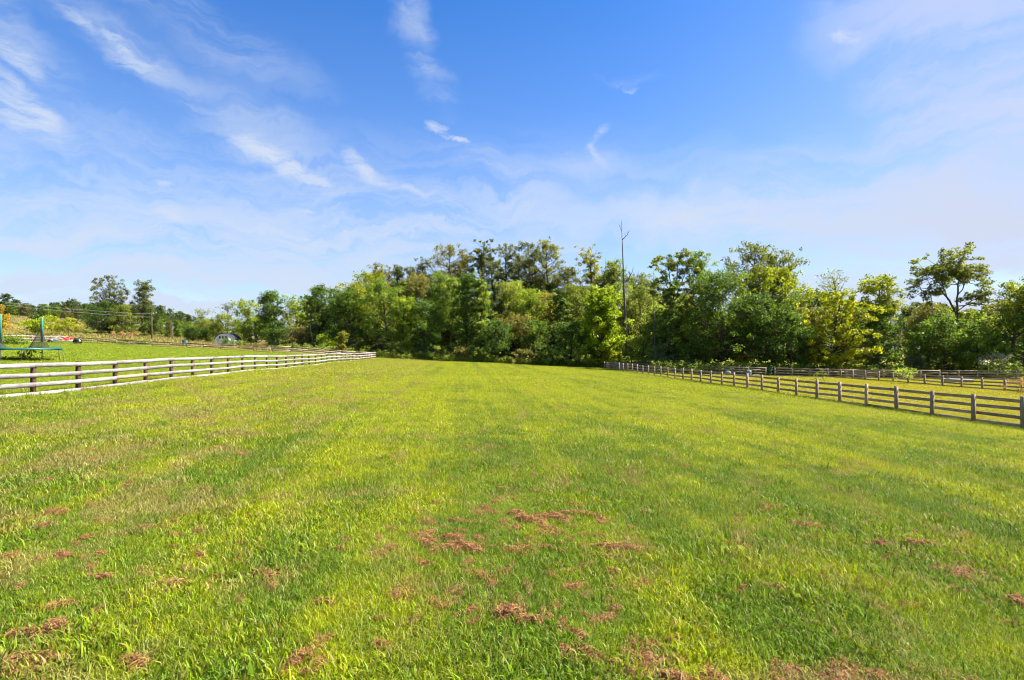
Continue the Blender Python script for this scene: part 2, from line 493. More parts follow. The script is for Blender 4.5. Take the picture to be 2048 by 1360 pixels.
M = dict(
    ground=make_ground_mat(), blade=make_blade_mat(), leaf=make_leaf_mat(),
    bark=make_bark("bark", (0.055, 0.042, 0.030), (0.13, 0.11, 0.085)),
    pale_bark=make_bark("pale_bark", (0.22, 0.19, 0.15), (0.38, 0.34, 0.29)),
    snag=make_bark("snag_wood", (0.09, 0.07, 0.06), (0.20, 0.165, 0.14)),
    board=make_board("bleached_board", (0.245, 0.207, 0.188), (0.385, 0.345, 0.325), (0.085, 0.06, 0.05)),
    fresh=make_board("fresh_board", (0.46, 0.30, 0.20), (0.54, 0.37, 0.25), (0.18, 0.09, 0.05)),
    post=make_board("brown_post", (0.075, 0.036, 0.024), (0.13, 0.065, 0.042), (0.06, 0.03, 0.02)),
    grey_board=make_board("grey_board", (0.27, 0.195, 0.13), (0.43, 0.325, 0.23), (0.07, 0.05, 0.04)),
    grey_post=make_board("grey_post", (0.25, 0.178, 0.12), (0.39, 0.29, 0.205), (0.09, 0.065, 0.05)),
    brown_board=make_board("brown_board", (0.13, 0.085, 0.060), (0.25, 0.18, 0.13), (0.06, 0.04, 0.03)),
    teal=plain("teal_vinyl", (0.012, 0.095, 0.078), 0.45, 0.5, var=0.15),
    teal_pale=plain("teal_foam", (0.045, 0.25, 0.19), 0.5, 0.4, var=0.12),
    steel=plain("galvanised_steel", (0.06, 0.062, 0.062), 0.45, 0.5, 0.6),
    black=plain("black_fabric", (0.012, 0.012, 0.014), 0.8, 0.2),
    rubber=plain("black_rubber", (0.018, 0.018, 0.02), 0.75, 0.3),
    white=plain("white_paint", (0.74, 0.73, 0.70), 0.35, 0.5, var=0.06),
    siding=plain("pinkish_siding", (0.74, 0.67, 0.65), 0.7, 0.3, var=0.12),  # shed gable and door: off-white, a little pinker than the side walls
    red=plain("red_vinyl", (0.70, 0.02, 0.015), 0.4, 0.5, var=0.1),
    roof=plain("slate_blue_roof", (0.045, 0.055, 0.085), 0.6, 0.4),
    dark=plain("dark_glass", (0.015, 0.017, 0.02), 0.15, 0.6),
    timber=plain("raw_timber", (0.48, 0.30, 0.17), 0.8, 0.2),
    green=plain("green_gate_paint", (0.015, 0.11, 0.065), 0.4, 0.5),
    drum=plain("pale_blue_plastic", (0.19, 0.25, 0.32), 0.5, 0.4),
    wire=plain("pale_cable", (0.45, 0.45, 0.43), 0.6, 0.3),
    pole=make_bark("creosoted_pole", (0.16, 0.095, 0.055), (0.26, 0.165, 0.10)),
    thatch=make_thatch(),
    straw=plain("dry_stalk", (0.42, 0.30, 0.16), 0.9, 0.1, var=0.4, scale=14.0),
)

def make_net():
    m, nt = new_mat("enclosure_net")
    tr = N(nt, 'ShaderNodeBsdfTransparent'); d = princ(nt, (0.02, 0.022, 0.024), 0.9, 0.1)
    mx = N(nt, 'ShaderNodeMixShader'); mx.inputs[0].default_value = 0.62
    nt.links.new(tr.outputs[0], mx.inputs[1]); nt.links.new(d.outputs[0], mx.inputs[2])
    out_(nt, mx.outputs[0]); return m
M['net'] = make_net()

# ------------------------------------------------------------------ ground sheet
def build_ground():
    ys = np.concatenate([np.linspace(-14, 40, 109), 40 + np.geomspace(0.7, 3000, 130)])
    a = np.concatenate([np.linspace(0, 45, 80), 45 + np.geomspace(0.7, 2600, 105)])
    xs = np.concatenate([-a[::-1], a[1:]])
    X, Y = np.meshgrid(xs, ys)
    V = np.stack([X, Y, ground_z(X, Y)], -1).reshape(-1, 3)
    nx = len(xs); i = np.arange(len(ys) - 1)[:, None] * nx; j = np.arange(nx - 1)[None, :]
    Q = np.stack([i + j, i + j + 1, i + nx + j + 1, i + nx + j], -1).reshape(-1, 4)
    me = mesh_np("ground", V, [Q], M['ground'])
    me.polygons.foreach_set('use_smooth', np.ones(len(Q), bool))
    o = link(bpy.data.objects.new("ground", me))
    tag(o, kind='structure')
    o['label'] = "sloping mown pasture of yellow-green grass with paddocks and a straw hill"
build_ground()

# ------------------------------------------------------------------ grass
def blades(rng, n, R, h0, h1, w, lean0, lean1, soft=True):
    """n curved blades scattered about a spot"""
    if soft:
        pos = rng.normal(0, R * 0.75, (n, 2)); 
    else:
        rr = R * np.sqrt(rng.random(n)); t = rng.random(n) * 2 * PI; pos = np.stack([rr * np.cos(t), rr * np.sin(t)], 1)
    h = h0 + (h1 - h0) * rng.random(n) ** 1.6
    az = rng.random(n) * 2 * PI
    lean = lean0 + (lean1 - lean0) * rng.random(n)
    D = np.stack([np.cos(az), np.sin(az), np.zeros(n)], 1)
    tw = az + PI / 2 + rng.normal(0, .5, n)
    W = np.stack([np.cos(tw), np.sin(tw), np.zeros(n)], 1) * (w * (0.6 + 0.8 * rng.random(n)))[:, None] * .5
    B = np.concatenate([pos, np.full((n, 1), -0.012)], 1)
    Z = np.array([0, 0, 1.0])
    up = np.sqrt(np.clip(1 - lean ** 2, 0.05, 1))
    mid = B + D * (h * lean * .35)[:, None] + Z * (h * (.55 + .1 * up))[:, None] * up[:, None] ** .5
    tip = B + D * (h * lean)[:, None] + Z * (h * up)[:, None]
    V = np.stack([B - W, B + W, mid - W * .85, mid + W * .85, tip], 1).reshape(-1, 3)
    k = np.arange(n)[:, None] * 5
    return V, np.concatenate([k + np.array([[0, 1, 3, 2]])]), k + np.array([[2, 3, 4]])

def patch_collection(name, specs, seed):
    col = bpy.data.collections.new(name)
    rng = np.random.default_rng(seed)
    for i, (color, parts) in enumerate(specs):
        mb = MB()
        for p in parts: mb.add(*blades(rng, *p))
        me = mesh_np("tuft", np.vstack(mb.V), [np.vstack(mb.Q), np.vstack(mb.T)], M['blade'])
        o = bpy.data.objects.new("%s_tuft_%02d" % (name, i), me)
        o.color = (*color, 1)
        col.objects.link(o)
    return col

def scatter(name, label, P, rot, scl, idx, col):
    me = bpy.data.meshes.new(name)
    me.vertices.add(len(P)); me.vertices.foreach_set('co', np.asarray(P, np.float32).ravel())
    for k, v, t in (('rot', rot, 'FLOAT'), ('scl', scl, 'FLOAT'), ('pick', idx, 'INT')):
        a = me.attributes.new(k, t, 'POINT'); a.data.foreach_set('value', np.asarray(v, np.int32 if t == 'INT' else np.float32))
    o = link(bpy.data.objects.new(name, me))
    ng = bpy.data.node_groups.new(name + "_nodes", 'GeometryNodeTree')
    ng.interface.new_socket("Geometry", in_out='INPUT', socket_type='NodeSocketGeometry')
    ng.interface.new_socket("Geometry", in_out='OUTPUT', socket_type='NodeSocketGeometry')
    gi = ng.nodes.new('NodeGroupInput'); go = ng.nodes.new('NodeGroupOutput')
    ip = ng.nodes.new('GeometryNodeInstanceOnPoints'); ci = ng.nodes.new('GeometryNodeCollectionInfo')
    ci.inputs['Collection'].default_value = col
    ci.inputs['Separate Children'].default_value = True
    ci.inputs['Reset Children'].default_value = True
    def attr(n, t):
        a = ng.nodes.new('GeometryNodeInputNamedAttribute'); a.data_type = t; a.inputs['Name'].default_value = n
        return a.outputs['Attribute']
    cx = ng.nodes.new('ShaderNodeCombineXYZ')
    ng.links.new(attr('rot', 'FLOAT'), cx.inputs[2])
    L = ng.links.new
    L(gi.outputs[0], ip.inputs['Points']); L(ci.outputs[0], ip.inputs['Instance'])
    ip.inputs['Pick Instance'].default_value = True
    L(attr('pick', 'INT'), ip.inputs['Instance Index'])
    L(cx.outputs[0], ip.inputs['Rotation']); L(attr('scl', 'FLOAT'), ip.inputs['Scale'])
    L(ip.outputs[0], go.inputs[0])
    md = o.modifiers.new("scatter", 'NODES'); md.node_group = ng
    tag(o, label, None, None, 'stuff')
    return o

def ring_points(rng, y0, y1, dens, spread=0.95, pad=1.5):
    st = dens ** -.5; W = spread * y1 + pad
    X, Y = np.meshgrid(np.arange(-W, W, st), np.arange(y0, y1, st)); n = X.size
    X = X.ravel() + (rng.random(n) - .5) * st * .9; Y = Y.ravel() + (rng.random(n) - .5) * st * .9
    k = np.abs(X) < spread * Y + pad
    return X[k], Y[k]

def wobble(X, Y, s, o=0.0):
    return (np.sin(X * s * 1.3 + Y * s * .4 + o) + np.sin(Y * s * 1.1 - X * s * .7 + 1.7 * o) + np.sin((X + Y) * s * 2.3 + o * .5) * .6) / 2.6

def build_grass():
    rng = np.random.default_rng(5)
    G = (1, 1, 1)
    near = patch_collection("near", [
        (G, [(1150, .42, .03, .105, .0062, .45, .98)]),
        ((.95, 1.0, 1.0), [(1100, .42, .03, .11, .0058, .4, .98), (60, .4, .08, .16, .006, .3, .9)]),
        ((1.1, 1.05, .9), [(1150, .42, .025, .095, .005, .5, .98), (40, .4, .10, .20, .0035, .5, .95)]),
        ((.62, .80, 1.1), [(800, .34, .04, .11, .010, .45, .93)]),
        ((.58, .78, 1.1), [(600, .26, .05, .13, .012, .4, .92), (220, .30, .03, .09, .006, .4, .9)]),
        ((1.25, 1.1, 1.3), [(1000, .42, .025, .10, .005, .5, .98), (60, .4, .10, .22, .0032, .4, .95)]),
    ], 11)
    X, Y = ring_points(rng, 1.6, 15, 8.0, pad=5.0)
    n = len(X)
    k = wobble(X, Y, 1.1) + rng.normal(0, .55, n)
    idx = np.where(k < -.55, 3, np.where(k < -.30, 4, np.where(k > .65, 5, rng.integers(0, 3, n))))
    scl = np.clip(1.0 + .28 * wobble(X, Y, .8, 2) + rng.normal(0, .16, n), .6, 1.6)
    scatter("grass", "short mixed green and straw grass in the foreground of the pasture", np.stack([X, Y, ground_z(X, Y)], 1), rng.random(n) * 2 * PI, scl, idx, near)
    # broad-leaved weeds and coarser tufts standing out of the mown sward
    weeds = patch_collection("weeds", [
        ((.52, .72, 1.0), [(46, .13, .03, .075, .024, .55, .95)]),
        ((.60, .80, 1.1), [(70, .20, .02, .06, .018, .6, .97)]),
        ((.70, .90, 1.2), [(90, .09, .07, .19, .010, .25, .9)]),
        ((1.2, 1.12, 1.5), [(80, .10, .06, .20, .007, .2, .9)]),
        ((1.5, 1.3, 3.0), [(14, .22, .12, .32, .0035, .3, .92)]),
    ], 15)
    X, Y = ring_points(rng, 1.6, 34, 2.2, pad=5.0)
    n = len(X); keep = rng.random(n) < np.clip(.45 + .5 * wobble(X, Y, 1.7, 4), .06, 1) * np.where(Y > 14, .6, 1.0); X, Y = X[keep], Y[keep]; n = len(X)
    scatter("weeds", "broad-leaved weeds and coarse tufts dotted through the pasture grass", np.stack([X, Y, ground_z(X, Y)], 1), rng.random(n) * 2 * PI, .7 + .7 * rng.random(n), rng.choice(5, n, p=[.22, .2, .28, .14, .16]), weeds)
    mid = patch_collection("middle", [
        (G, [(1700, 1.0, .035, .11, .010, .45, .98)]),
        ((1.08, 1.03, .9), [(1700, 1.0, .03, .10, .0095, .45, .98)]),
        ((.85, .98, 1.2), [(2000, .8, .04, .10, .010, .4, .96)]),
        ((1.2, 1.1, 1.3), [(1600, 1.0, .03, .10, .009, .5, .98), (60, .9, .12, .22, .007, .4, .95)]),
    ], 12)
    X, Y = ring_points(rng, 14, 42, 1.9, pad=6.0)
    n = len(X)
    k = wobble(X, Y, .7, 1) + rng.normal(0, .55, n)
    idx = np.where(k < -.6, 2, np.where(k > .7, 3, rng.integers(0, 2, n)))
    scl = np.clip(1.0 + .22 * wobble(X, Y, .5, 3) + rng.normal(0, .15, n), .6, 1.5)
    scatter("grass", "yellow-green mown grass across the middle of the pasture", np.stack([X, Y, ground_z(X, Y)], 1), rng.random(n) * 2 * PI, scl, idx, mid)
    far = patch_collection("distant", [
        (G, [(2200, 2.6, .04, .10, .020, .4, .98)]),
        ((1.06, 1.03, .95), [(2200, 2.6, .04, .095, .019, .45, .98)]),
        ((.88, .98, 1.1), [(2000, 2.2, .05, .11, .022, .4, .96)]),
    ], 13)
    X, Y = ring_points(rng, 40, 104, .34, pad=8.0)
    n = len(X)
    idx = rng.integers(0, 3, n)
    scl = np.clip(1.0 + rng.normal(0, .18, n), .6, 1.5)
    scatter("grass", "bright sunlit grass at the far end of the pasture and in the paddocks", np.stack([X, Y, ground_z(X, Y)], 1), rng.random(n) * 2 * PI, scl, idx, far)
    tall = patch_collection("tall", [
        ((.95, 1.0, .9), [(260, 2.6, .25, .70, .06, .2, .75)]),
        ((1.12, .92, .9), [(260, 2.6, .3, .8, .06, .2, .75)]),
        ((.8, .95, .7), [(220, 2.6, .3, .9, .08, .2, .75)]),
    ], 14)
    X = -220 + rng.random(1500) * 185; Y = 97 + rng.random(1500) * 150
    kk = (np.abs(X) < .97 * Y + 6) & (X * CL + Y * SL < -22); X, Y = X[kk], Y[kk]
    n = len(X)
    scatter("tall_grass", "tall dry straw grass covering the hillside beyond the dark paddock fence", np.stack([X, Y, ground_z(X, Y)], 1), rng.random(n) * 2 * PI, .8 + .5 * rng.random(n), rng.integers(0, 3, n), tall)
build_grass()

# ------------------------------------------------------------------ clumps of dead clippings
def thatch_geo(rng, rx, ry, h, n):
    """a ragged heap of fine curled dead stalks, thick in a few knots and thin between them"""
    K = 5
    t = rng.random(K) * 2 * PI; q = .25 + .5 * rng.random(K)
    kx, ky = q * np.cos(t) * rx, q * np.sin(t) * ry; kh = .45 + .55 * rng.random(K)
    j = rng.integers(0, K, n)
    ox, oy = rng.normal(0, .36, n), rng.normal(0, .36, n)
    x, y = kx[j] + ox * rx * .75, ky[j] + oy * ry * .9
    z = h * kh[j] * np.exp(-(ox ** 2 + oy ** 2) * 4) * rng.random(n) ** .6
    az = rng.random(n) * 2 * PI; L = .035 + .07 * rng.random(n); w = .0016 + .0022 * rng.random(n)
    D = np.stack([np.cos(az), np.sin(az), rng.normal(0, .35, n)], 1)
    Wd = np.stack([-np.sin(az), np.cos(az), rng.normal(0, .6, n)], 1) * w[:, None]
    c = np.stack([x, y, z], 1); cz = np.zeros((n, 3)); cz[:, 2] = rng.random(n) * .02; cz[:, :2] = rng.normal(0, .014, (n, 2))
    P = [c - D * L[:, None] * .5, c - D * L[:, None] * .15 + cz, c + D * L[:, None] * .2 + cz, c + D * L[:, None] * .5]
    V = np.stack([P[0] - Wd * .5, P[0] + Wd * .5, P[1] - Wd, P[1] + Wd, P[2] - Wd, P[2] + Wd, P[3] - Wd * .4, P[3] + Wd * .4], 1).reshape(-1, 3)
    k = np.arange(n)[:, None] * 8
    return V, np.concatenate([k + np.array([[a, a + 1, a + 3, a + 2]]) for a in (0, 2, 4)])

CLUMPS = [  # bearing x, y of the foot in the photograph, half-widths and height in metres, label
    (934, 1100, .36, .14, .09, "widest brown heap of dead clippings beside the two smaller heaps at midfield centre"),
    (906, 1078, .16, .09, .08, "small brown tuft of clippings just behind the widest heap"),
    (856, 1090, .12, .08, .07, "round brown tuft of clippings left of the widest heap"),
    (1224, 1096, .31, .12, .06, "flat ring-like heap of reddish clippings right of the widest heap"),
    (1051, 1042, .14, .10, .10, "dark upright clump of dead grass with a pale speck"),
    (1150, 1030, .34, .12, .06, "sprawling thin heap of clippings right of the dark upright clump"),
    (1106, 1036, .16, .10, .06, "short pinkish heap between the dark clump and the sprawling heap"),
    (1018, 1104, .16, .07, .05, "low narrow clump of clippings right of the widest heap"),
    (1013, 1232, .13, .10, .11, "tallest tufted mound of dead grass nearest the lower middle"),
    (1535, 1018, .28, .14, .06, "pale pink spread of clippings farthest back on the right side"),
    (1609, 1052, .30, .12, .08, "long brown heap of clippings below the pale pink spread"),
    (1844, 1092, .30, .11, .10, "thick reddish brown heap of clippings on the right side"),
    (1752, 1094, .17, .09, .11, "peaked dark brown clump left of the thick reddish heap"),
    (1925, 1150, .24, .10, .07, "pinkish heap of clippings in front of the thick reddish heap"),
    (2040, 1212, .16, .13, .11, "dark brown heap of clippings cut by the right edge"),
    (114, 1026, .21, .10, .06, "pale brown heap of clippings alone on the left side"),
    (110, 1264, .11, .09, .08, "small round reddish clump at the lower left"),
    (603, 1320, .09, .08, .06, "tiny reddish clump alone in the bottom grass left of centre"),
]
def build_clumps():
    rng = np.random.default_rng(77)
    for px, py, rx, ry, h, lab in CLUMPS:
        x, y = ground_point(px, py)
        mb = MB(); V, Q = thatch_geo(rng, rx, ry, h, int(300 + 26000 * rx * ry)); mb.add(V, Q)
        o = mb.build("dead_grass_clump", M['thatch'])
        o.location = (x, y, gz(x, y) + .012); o.rotation_euler = (0, 0, rng.normal(0, .25))
        tag(o, lab, "grass clump", "brown heaps of dead clippings lying on the pasture")
    small = bpy.data.collections.new("clipping_bits")
    for i, (a, b, h, n) in enumerate([(.11, .07, .05, 240), (.08, .06, .06, 180), (.17, .07, .04, 300), (.24, .13, .03, 260)]):
        mb = MB(); V, Q = thatch_geo(rng, a, b, h, n); mb.add(V, Q)
        me = mesh_np("bit", np.vstack(mb.V), [np.vstack(mb.Q)], M['thatch'])
        small.objects.link(bpy.data.objects.new("clipping_%d" % i, me))
    pix = [(827, 1196), (891, 1196), (856, 1172), (1138, 1172), (1272, 1186), (1217, 1204), (1165, 1228), (1517, 1055), (1521, 1080), (1914, 1182), (2020, 1250), (70, 1322), (8, 1338), (265, 1334), (583, 968), (347, 930),
           (9, 1066), (18, 1116), (198, 1040), (1040, 1090), (905, 1002), (975, 1018), (918, 985), (1070, 985), (990, 945), (1065, 935), (905, 958), (1290, 910), (1315, 918), (875, 900), (950, 900), (1620, 888), (1585, 885), (1680, 905),
           (2010, 930), (2035, 936), (1950, 910), (1740, 1115), (1790, 1110), (1200, 1070), (760, 1240), (830, 1240), (1310, 1300), (1180, 1310), (1110, 940), (1365, 970), (1410, 990), (560, 855), (480, 912), (300, 985), (60, 905), (130, 905), (270, 1330),
           (30, 1110), (330, 1000), (420, 948), (1480, 925), (870, 1110), (930, 1125), (1090, 1065)]
    pts = [ground_point(a + rng.normal(0, 2), b) for a, b in pix]
    for a, b, n, s in [(500, 824, 26, 9), (430, 838, 16, 8), (620, 800, 20, 10), (300, 872, 16, 8), (700, 798, 12, 9), (530, 856, 12, 7), (950, 872, 16, 20), (960, 800, 14, 16), (80, 880, 12, 16), (1360, 830, 10, 10), (1630, 885, 14, 9), (1980, 925, 16, 9), (180, 905, 10, 12), (330, 860, 10, 8)]:
        for _ in range(n): pts.append(ground_point(a + rng.normal(0, s * 4), b + rng.normal(0, s * .55)))
    for _ in range(26): pts.append(ground_point(1640 + rng.normal(0, 120), 1356 + abs(rng.normal(0, 22)) - 20))
    for _ in range(16): pts.append(ground_point(1270 + rng.normal(0, 60), 1310 + rng.normal(0, 18)))
    for _ in range(14): pts.append(ground_point(40 + rng.normal(0, 40), 1335 + rng.normal(0, 12)))
    for px, py, rx, ry, h, lab in CLUMPS:
        x, y = ground_point(px, py)
        for _ in range(7): pts.append((x + rng.normal(0, rx * 1.6), y + rng.normal(0, rx * 1.6)))
    for _ in range(150): pts.append(ground_point(1010 + rng.normal(0, 170), 880 + rng.random() * 370))
    for _ in range(110): pts.append(ground_point(1640 + rng.normal(0, 210), 890 + rng.random() * 330))
    for _ in range(120): pts.append(ground_point(300 + rng.normal(0, 210), 850 + rng.random() * 330))
    P = np.array(pts); n = len(P)
    scatter("grass_clippings", "scattered brown bits of dead clippings strewn over the pasture", np.stack([P[:, 0], P[:, 1], ground_z(P[:, 0], P[:, 1]) + .010], 1), rng.random(n) * 6, .45 + .65 * rng.random(n) ** 1.5, rng.integers(0, 4, n), small)
build_clumps()

# ------------------------------------------------------------------ fences
def fence(name, label, cat, posts, rows, bh, ph, side, board_mat, post_mat, seed, pw=.13, span=2, special=None, group=None, lift=0.0, bt=.03):
    """posts: list of (x, y); side +1/-1: which side of the posts the boards are nailed to (left of travel = +1)"""
    rng = random.Random(seed)
    root = empty(name, (posts[0][0], posts[0][1], gz(*posts[0])))
    ox, oy, oz = root.location
    tag(root, label, cat, group)
    P = [Vector((x, y, gz(x, y) + lift)) for x, y in posts]
    n = len(P)
    dirs = []
    for i in range(n):
        d = (P[min(i + 1, n - 1)] - P[max(i - 1, 0)]); d.z = 0; dirs.append(d.normalized())
    for i, p in enumerate(P):
        h = ph + rng.uniform(-.03, .06)
        mb = MB(); lean = rng.uniform(-.03, .03)
        w = pw * rng.uniform(.92, 1.08); a = math.atan2(dirs[i].y, dirs[i].x)
        c, s = math.cos(a), math.sin(a); q = w / 2
        def co(u, v, z, k): return (p.x - ox + u * c - v * s + lean * z * c * k, p.y - oy + u * s + v * c + lean * z * s * k, p.z - oz + z)
        mb.hexa([co(-q, -q, -.25, 0), co(q, -q, -.25, 0), co(q, q, -.25, 0), co(-q, q, -.25, 0), co(-q, -q, h, 1), co(q, -q, h - .01, 1), co(q, q, h, 1), co(-q, q, h - .005, 1)])
        o = mb.build("post", post_mat, root)
    off = side * (pw / 2 + bt / 2 + .003)
    for r, z0 in enumerate(rows):
        i = 0 if r % 2 == 0 else -(span - 1)
        while i < n - 1:
            a, b = max(i, 0), min(i + span, n - 1)
            cuts = [(a, b)]
            if special:
                for (sr, si) in special:
                    if sr == r and a <= si < b:
                        cuts = [q for q in ((a, si), (si, si + 1), (si + 1, b)) if q[1] > q[0]]
            for (u, v) in cuts:
                isp = special is not None and (r, u) in special and v == u + 1
                mb = MB(); ring = []
                ks = list(range(u, v + 1))
                for k in ks:
                    nrm = Vector((-dirs[k].y, dirs[k].x, 0)) * off
                    zz = z0 + rng.uniform(-.018, .018)
                    e = dirs[k] * (.009 if k == u else (-.009 if k == v else 0))
                    base = P[k] + nrm + e - Vector((ox, oy, oz))
                    t = Vector((-dirs[k].y, dirs[k].x, 0)) * (bt / 2)
                    hb = bh * rng.uniform(.96, 1.03)
                    ring.append([base - t + Vector((0, 0, zz)), base + t + Vector((0, 0, zz)), base + t + Vector((0, 0, zz + hb)), base - t + Vector((0, 0, zz + hb))])
                V = [tuple(x) for g in ring for x in g]; Q = [(3, 2, 1, 0)]
                for g in range(len(ring) - 1):
                    for q in range(4): Q.append((g * 4 + q, g * 4 + (q + 1) % 4, g * 4 + 4 + (q + 1) % 4, g * 4 + 4 + q))
                e = (len(ring) - 1) * 4; Q.append((e, e + 1, e + 2, e + 3))
                mb.add(V, Q)
                o = mb.build("rail", M['fresh'] if isp else board_mat, root)
                if isp: o['label'] = "fresh unweathered pinkish replacement board"
            i += span
    return root

def line_posts(x0, y0, n0, n1, step=2.44):
    return [(x0 - SL * step * k, y0 + CL * step * k) for k in range(n0, n1 + 1)]

def path_posts(pts, step):
    """posts every step metres along a broken line"""
    out = [pts[0]]; 
    for (a, b) in zip(pts[:-1], pts[1:]):
        L = math.hypot(b[0] - a[0], b[1] - a[1]); n = max(1, round(L / step))
        for k in range(1, n + 1): out.append((a[0] + (b[0] - a[0]) * k / n, a[1] + (b[1] - a[1]) * k / n))
    return out

left_posts = line_posts(-18.14, 20.82, -3, 32)
fence("board_fence", "long bleached four-board fence with brown posts along the left side of the pasture", "fence", left_posts, (.02, .37, .73, 1.09), .17, 1.27, -1, M['board'], M['post'], 3, special={(1, 5)})
right_posts = line_posts(22.96, 24.69, -2, 31)
fence("board_fence", "long shaded grey-brown four-board fence along the right side of the pasture", "fence", right_posts, (.03, .40, .78, 1.15), .155, 1.40, -1, M['grey_board'], M['grey_post'], 4, pw=.14)
mid0 = 59754 * .9296e-3
mid_posts = [((59754 / F) - 90 / F * (mid0 + 2.432 * k), mid0 + 2.432 * k) for k in range(-2, 12)]
fence("board_fence", "weathered board fence crossing the yellow paddock behind the near right fence", "fence", mid_posts, (.05, .40, .75, 1.08), .15, 1.25, -1, M['grey_board'], M['grey_post'], 5, pw=.15)
far_end = right_posts[-1]
c1 = (wx(1366, 86), 86)
gate_a, gate_b = (wx(1531, 83), 83.0), (wx(1550, 82.8), 82.8)
fence("board_fence", "dark rear fence under the big dark trees left of the green gate", "fence", path_posts([(far_end[0] + .5, far_end[1] + .3), c1, (gate_a[0], gate_a[1])], 2.5), (.05, .42, .79, 1.14), .15, 1.32, -1, M['grey_board'], M['grey_post'], 6, pw=.15)
fence("board_fence", "dark rear fence running right from the green gate to the right edge", "fence", path_posts([gate_b, (wx(1620, 82), 82), (wx(2110, 79), 79)], 2.55), (.05, .42, .79, 1.14), .15, 1.32, -1, M['grey_board'], M['grey_post'], 7, pw=.15)
lf = left_posts[-1]
fence("board_fence", "dark brown three-board fence along the foot of the straw hill", "fence", path_posts([(wx(158, 86), 86), (wx(340, 89), 89), (wx(540, 91), 91)], 2.5), (.12, .46, .80), .14, .98, -1, M['brown_board'], M['brown_board'], 8)
fence("board_fence", "grey fence joining the dark hill fence to the far end of the bleached fence", "fence", path_posts([(wx(540, 91) + .4, 91.2), (lf[0] - .9, lf[1] + .8)], 2.9), (.10, .42, .74, 1.04), .14, 1.2, -1, M['grey_board'], M['grey_post'], 9)
fence("board_fence", "pale sunlit fence behind the trampoline on the far left", "fence", path_posts([(wx(-60, 66), 66), (wx(22, 72), 72), (wx(135, 85), 85)], 2.4), (.12, .50, .90), .15, 1.15, -1, M['board'], M['brown_board'], 10)

def build_fringe():
    """unmown tufts at the feet of the fences"""
    rng = np.random.default_rng(58)
    col = patch_collection("fringe", [((1, 1, 1), [(170, .20, .07, .26, .010, .2, .8)]), ((.85, .95, 1), [(150, .22, .06, .20, .012, .3, .85)]), ((1.15, 1.0, 1.1), [(120, .2, .10, .34, .008, .15, .7)])], 59)
    P = []
    for posts, d in ((left_posts, .32), (right_posts, .34), (mid_posts, .8)):
        a, b = np.array(posts[0]), np.array(posts[-1]); L = np.linalg.norm(b - a)
        t = np.arange(0, L, d); q = a + (b - a) * (t / L)[:, None] + rng.normal(0, .12, (len(t), 2))
        keep = rng.random(len(t)) < .65 + .4 * np.sin(t * .9 + rng.random() * 6) * np.sin(t * .31)
        P.append(q[keep])
    P = np.vstack(P); n = len(P)
    scatter("fence_grass", "longer uncut grass tufts along the feet of the board fences", np.stack([P[:, 0], P[:, 1], ground_z(P[:, 0], P[:, 1])], 1), rng.random(n) * 6.28, .7 + .9 * rng.random(n), rng.integers(0, 3, n), col)
build_fringe()

# ------------------------------------------------------------------ trees
def leaf_cloud(rng, Cn, Rd, n, leaf, tone, flat=.75):
    """leaves in clumps: centres, radii, leaves per clump"""
    k = np.repeat(np.arange(len(Cn)), n)
    N_ = len(k)
    d = rng.normal(0, 1, (N_, 3)); d /= np.linalg.norm(d, axis=1, keepdims=True)
    rr = rng.random(N_) ** .55
    off = d * (rr * Rd[k])[:, None]; off[:, 2] *= flat
    c = Cn[k] + off
    nrm = d * .55 + rng.normal(0, .55, (N_, 3)) + np.array([0, 0, .45]); nrm /= np.linalg.norm(nrm, axis=1, keepdims=True)
    a = rng.normal(0, 1, (N_, 3)); a -= nrm * (a * nrm).sum(1, keepdims=True); a /= np.linalg.norm(a, axis=1, keepdims=True)
    b = np.cross(nrm, a)
    s = leaf * (.55 + .9 * rng.random(N_))
    a *= (s * .62)[:, None]; b *= (s * .40)[:, None]
    bend = nrm * (s * .14)[:, None]
    V = np.stack([c - a, c - b * .9 + bend, c + a, c + b + bend], 1).reshape(-1, 3)
    Q = np.arange(N_ * 4).reshape(-1, 4)
    t = np.clip(tone[k] + rng.normal(0, .08, N_), 0, 1)
    return V, Q, np.repeat(t, 4)

PROFILE = {
    'oval': lambda u: np.clip(np.sin(PI * (u * .88 + .10)), .05, 1) ** .65,
    'round': lambda u: np.sqrt(np.clip(1 - (2 * u - .95) ** 2, .06, 1)),
    'cone': lambda u: .10 + .90 * (1 - u) ** .75 * np.clip(.55 + u * 3.5, 0, 1),
    'vase': lambda u: (.30 + .72 * u ** .8) * (1 - .55 * np.clip((u - .75) / .25, 0, 1) ** 1.5),
    'column': lambda u: .86 * (1 - .55 * np.clip((u - .72) / .28, 0, 1) ** 1.4) * (.92 + .08 * np.sin(u * 11)),
    'skirt': lambda u: 1.0 - .62 * u ** 1.3,
    'irregular': lambda u: np.clip(.55 + .38 * np.sin(u * 7.5 + .6) + .12 * np.sin(u * 17), .15, 1) * (1 - .4 * np.clip((u - .8) / .2, 0, 1)),
}

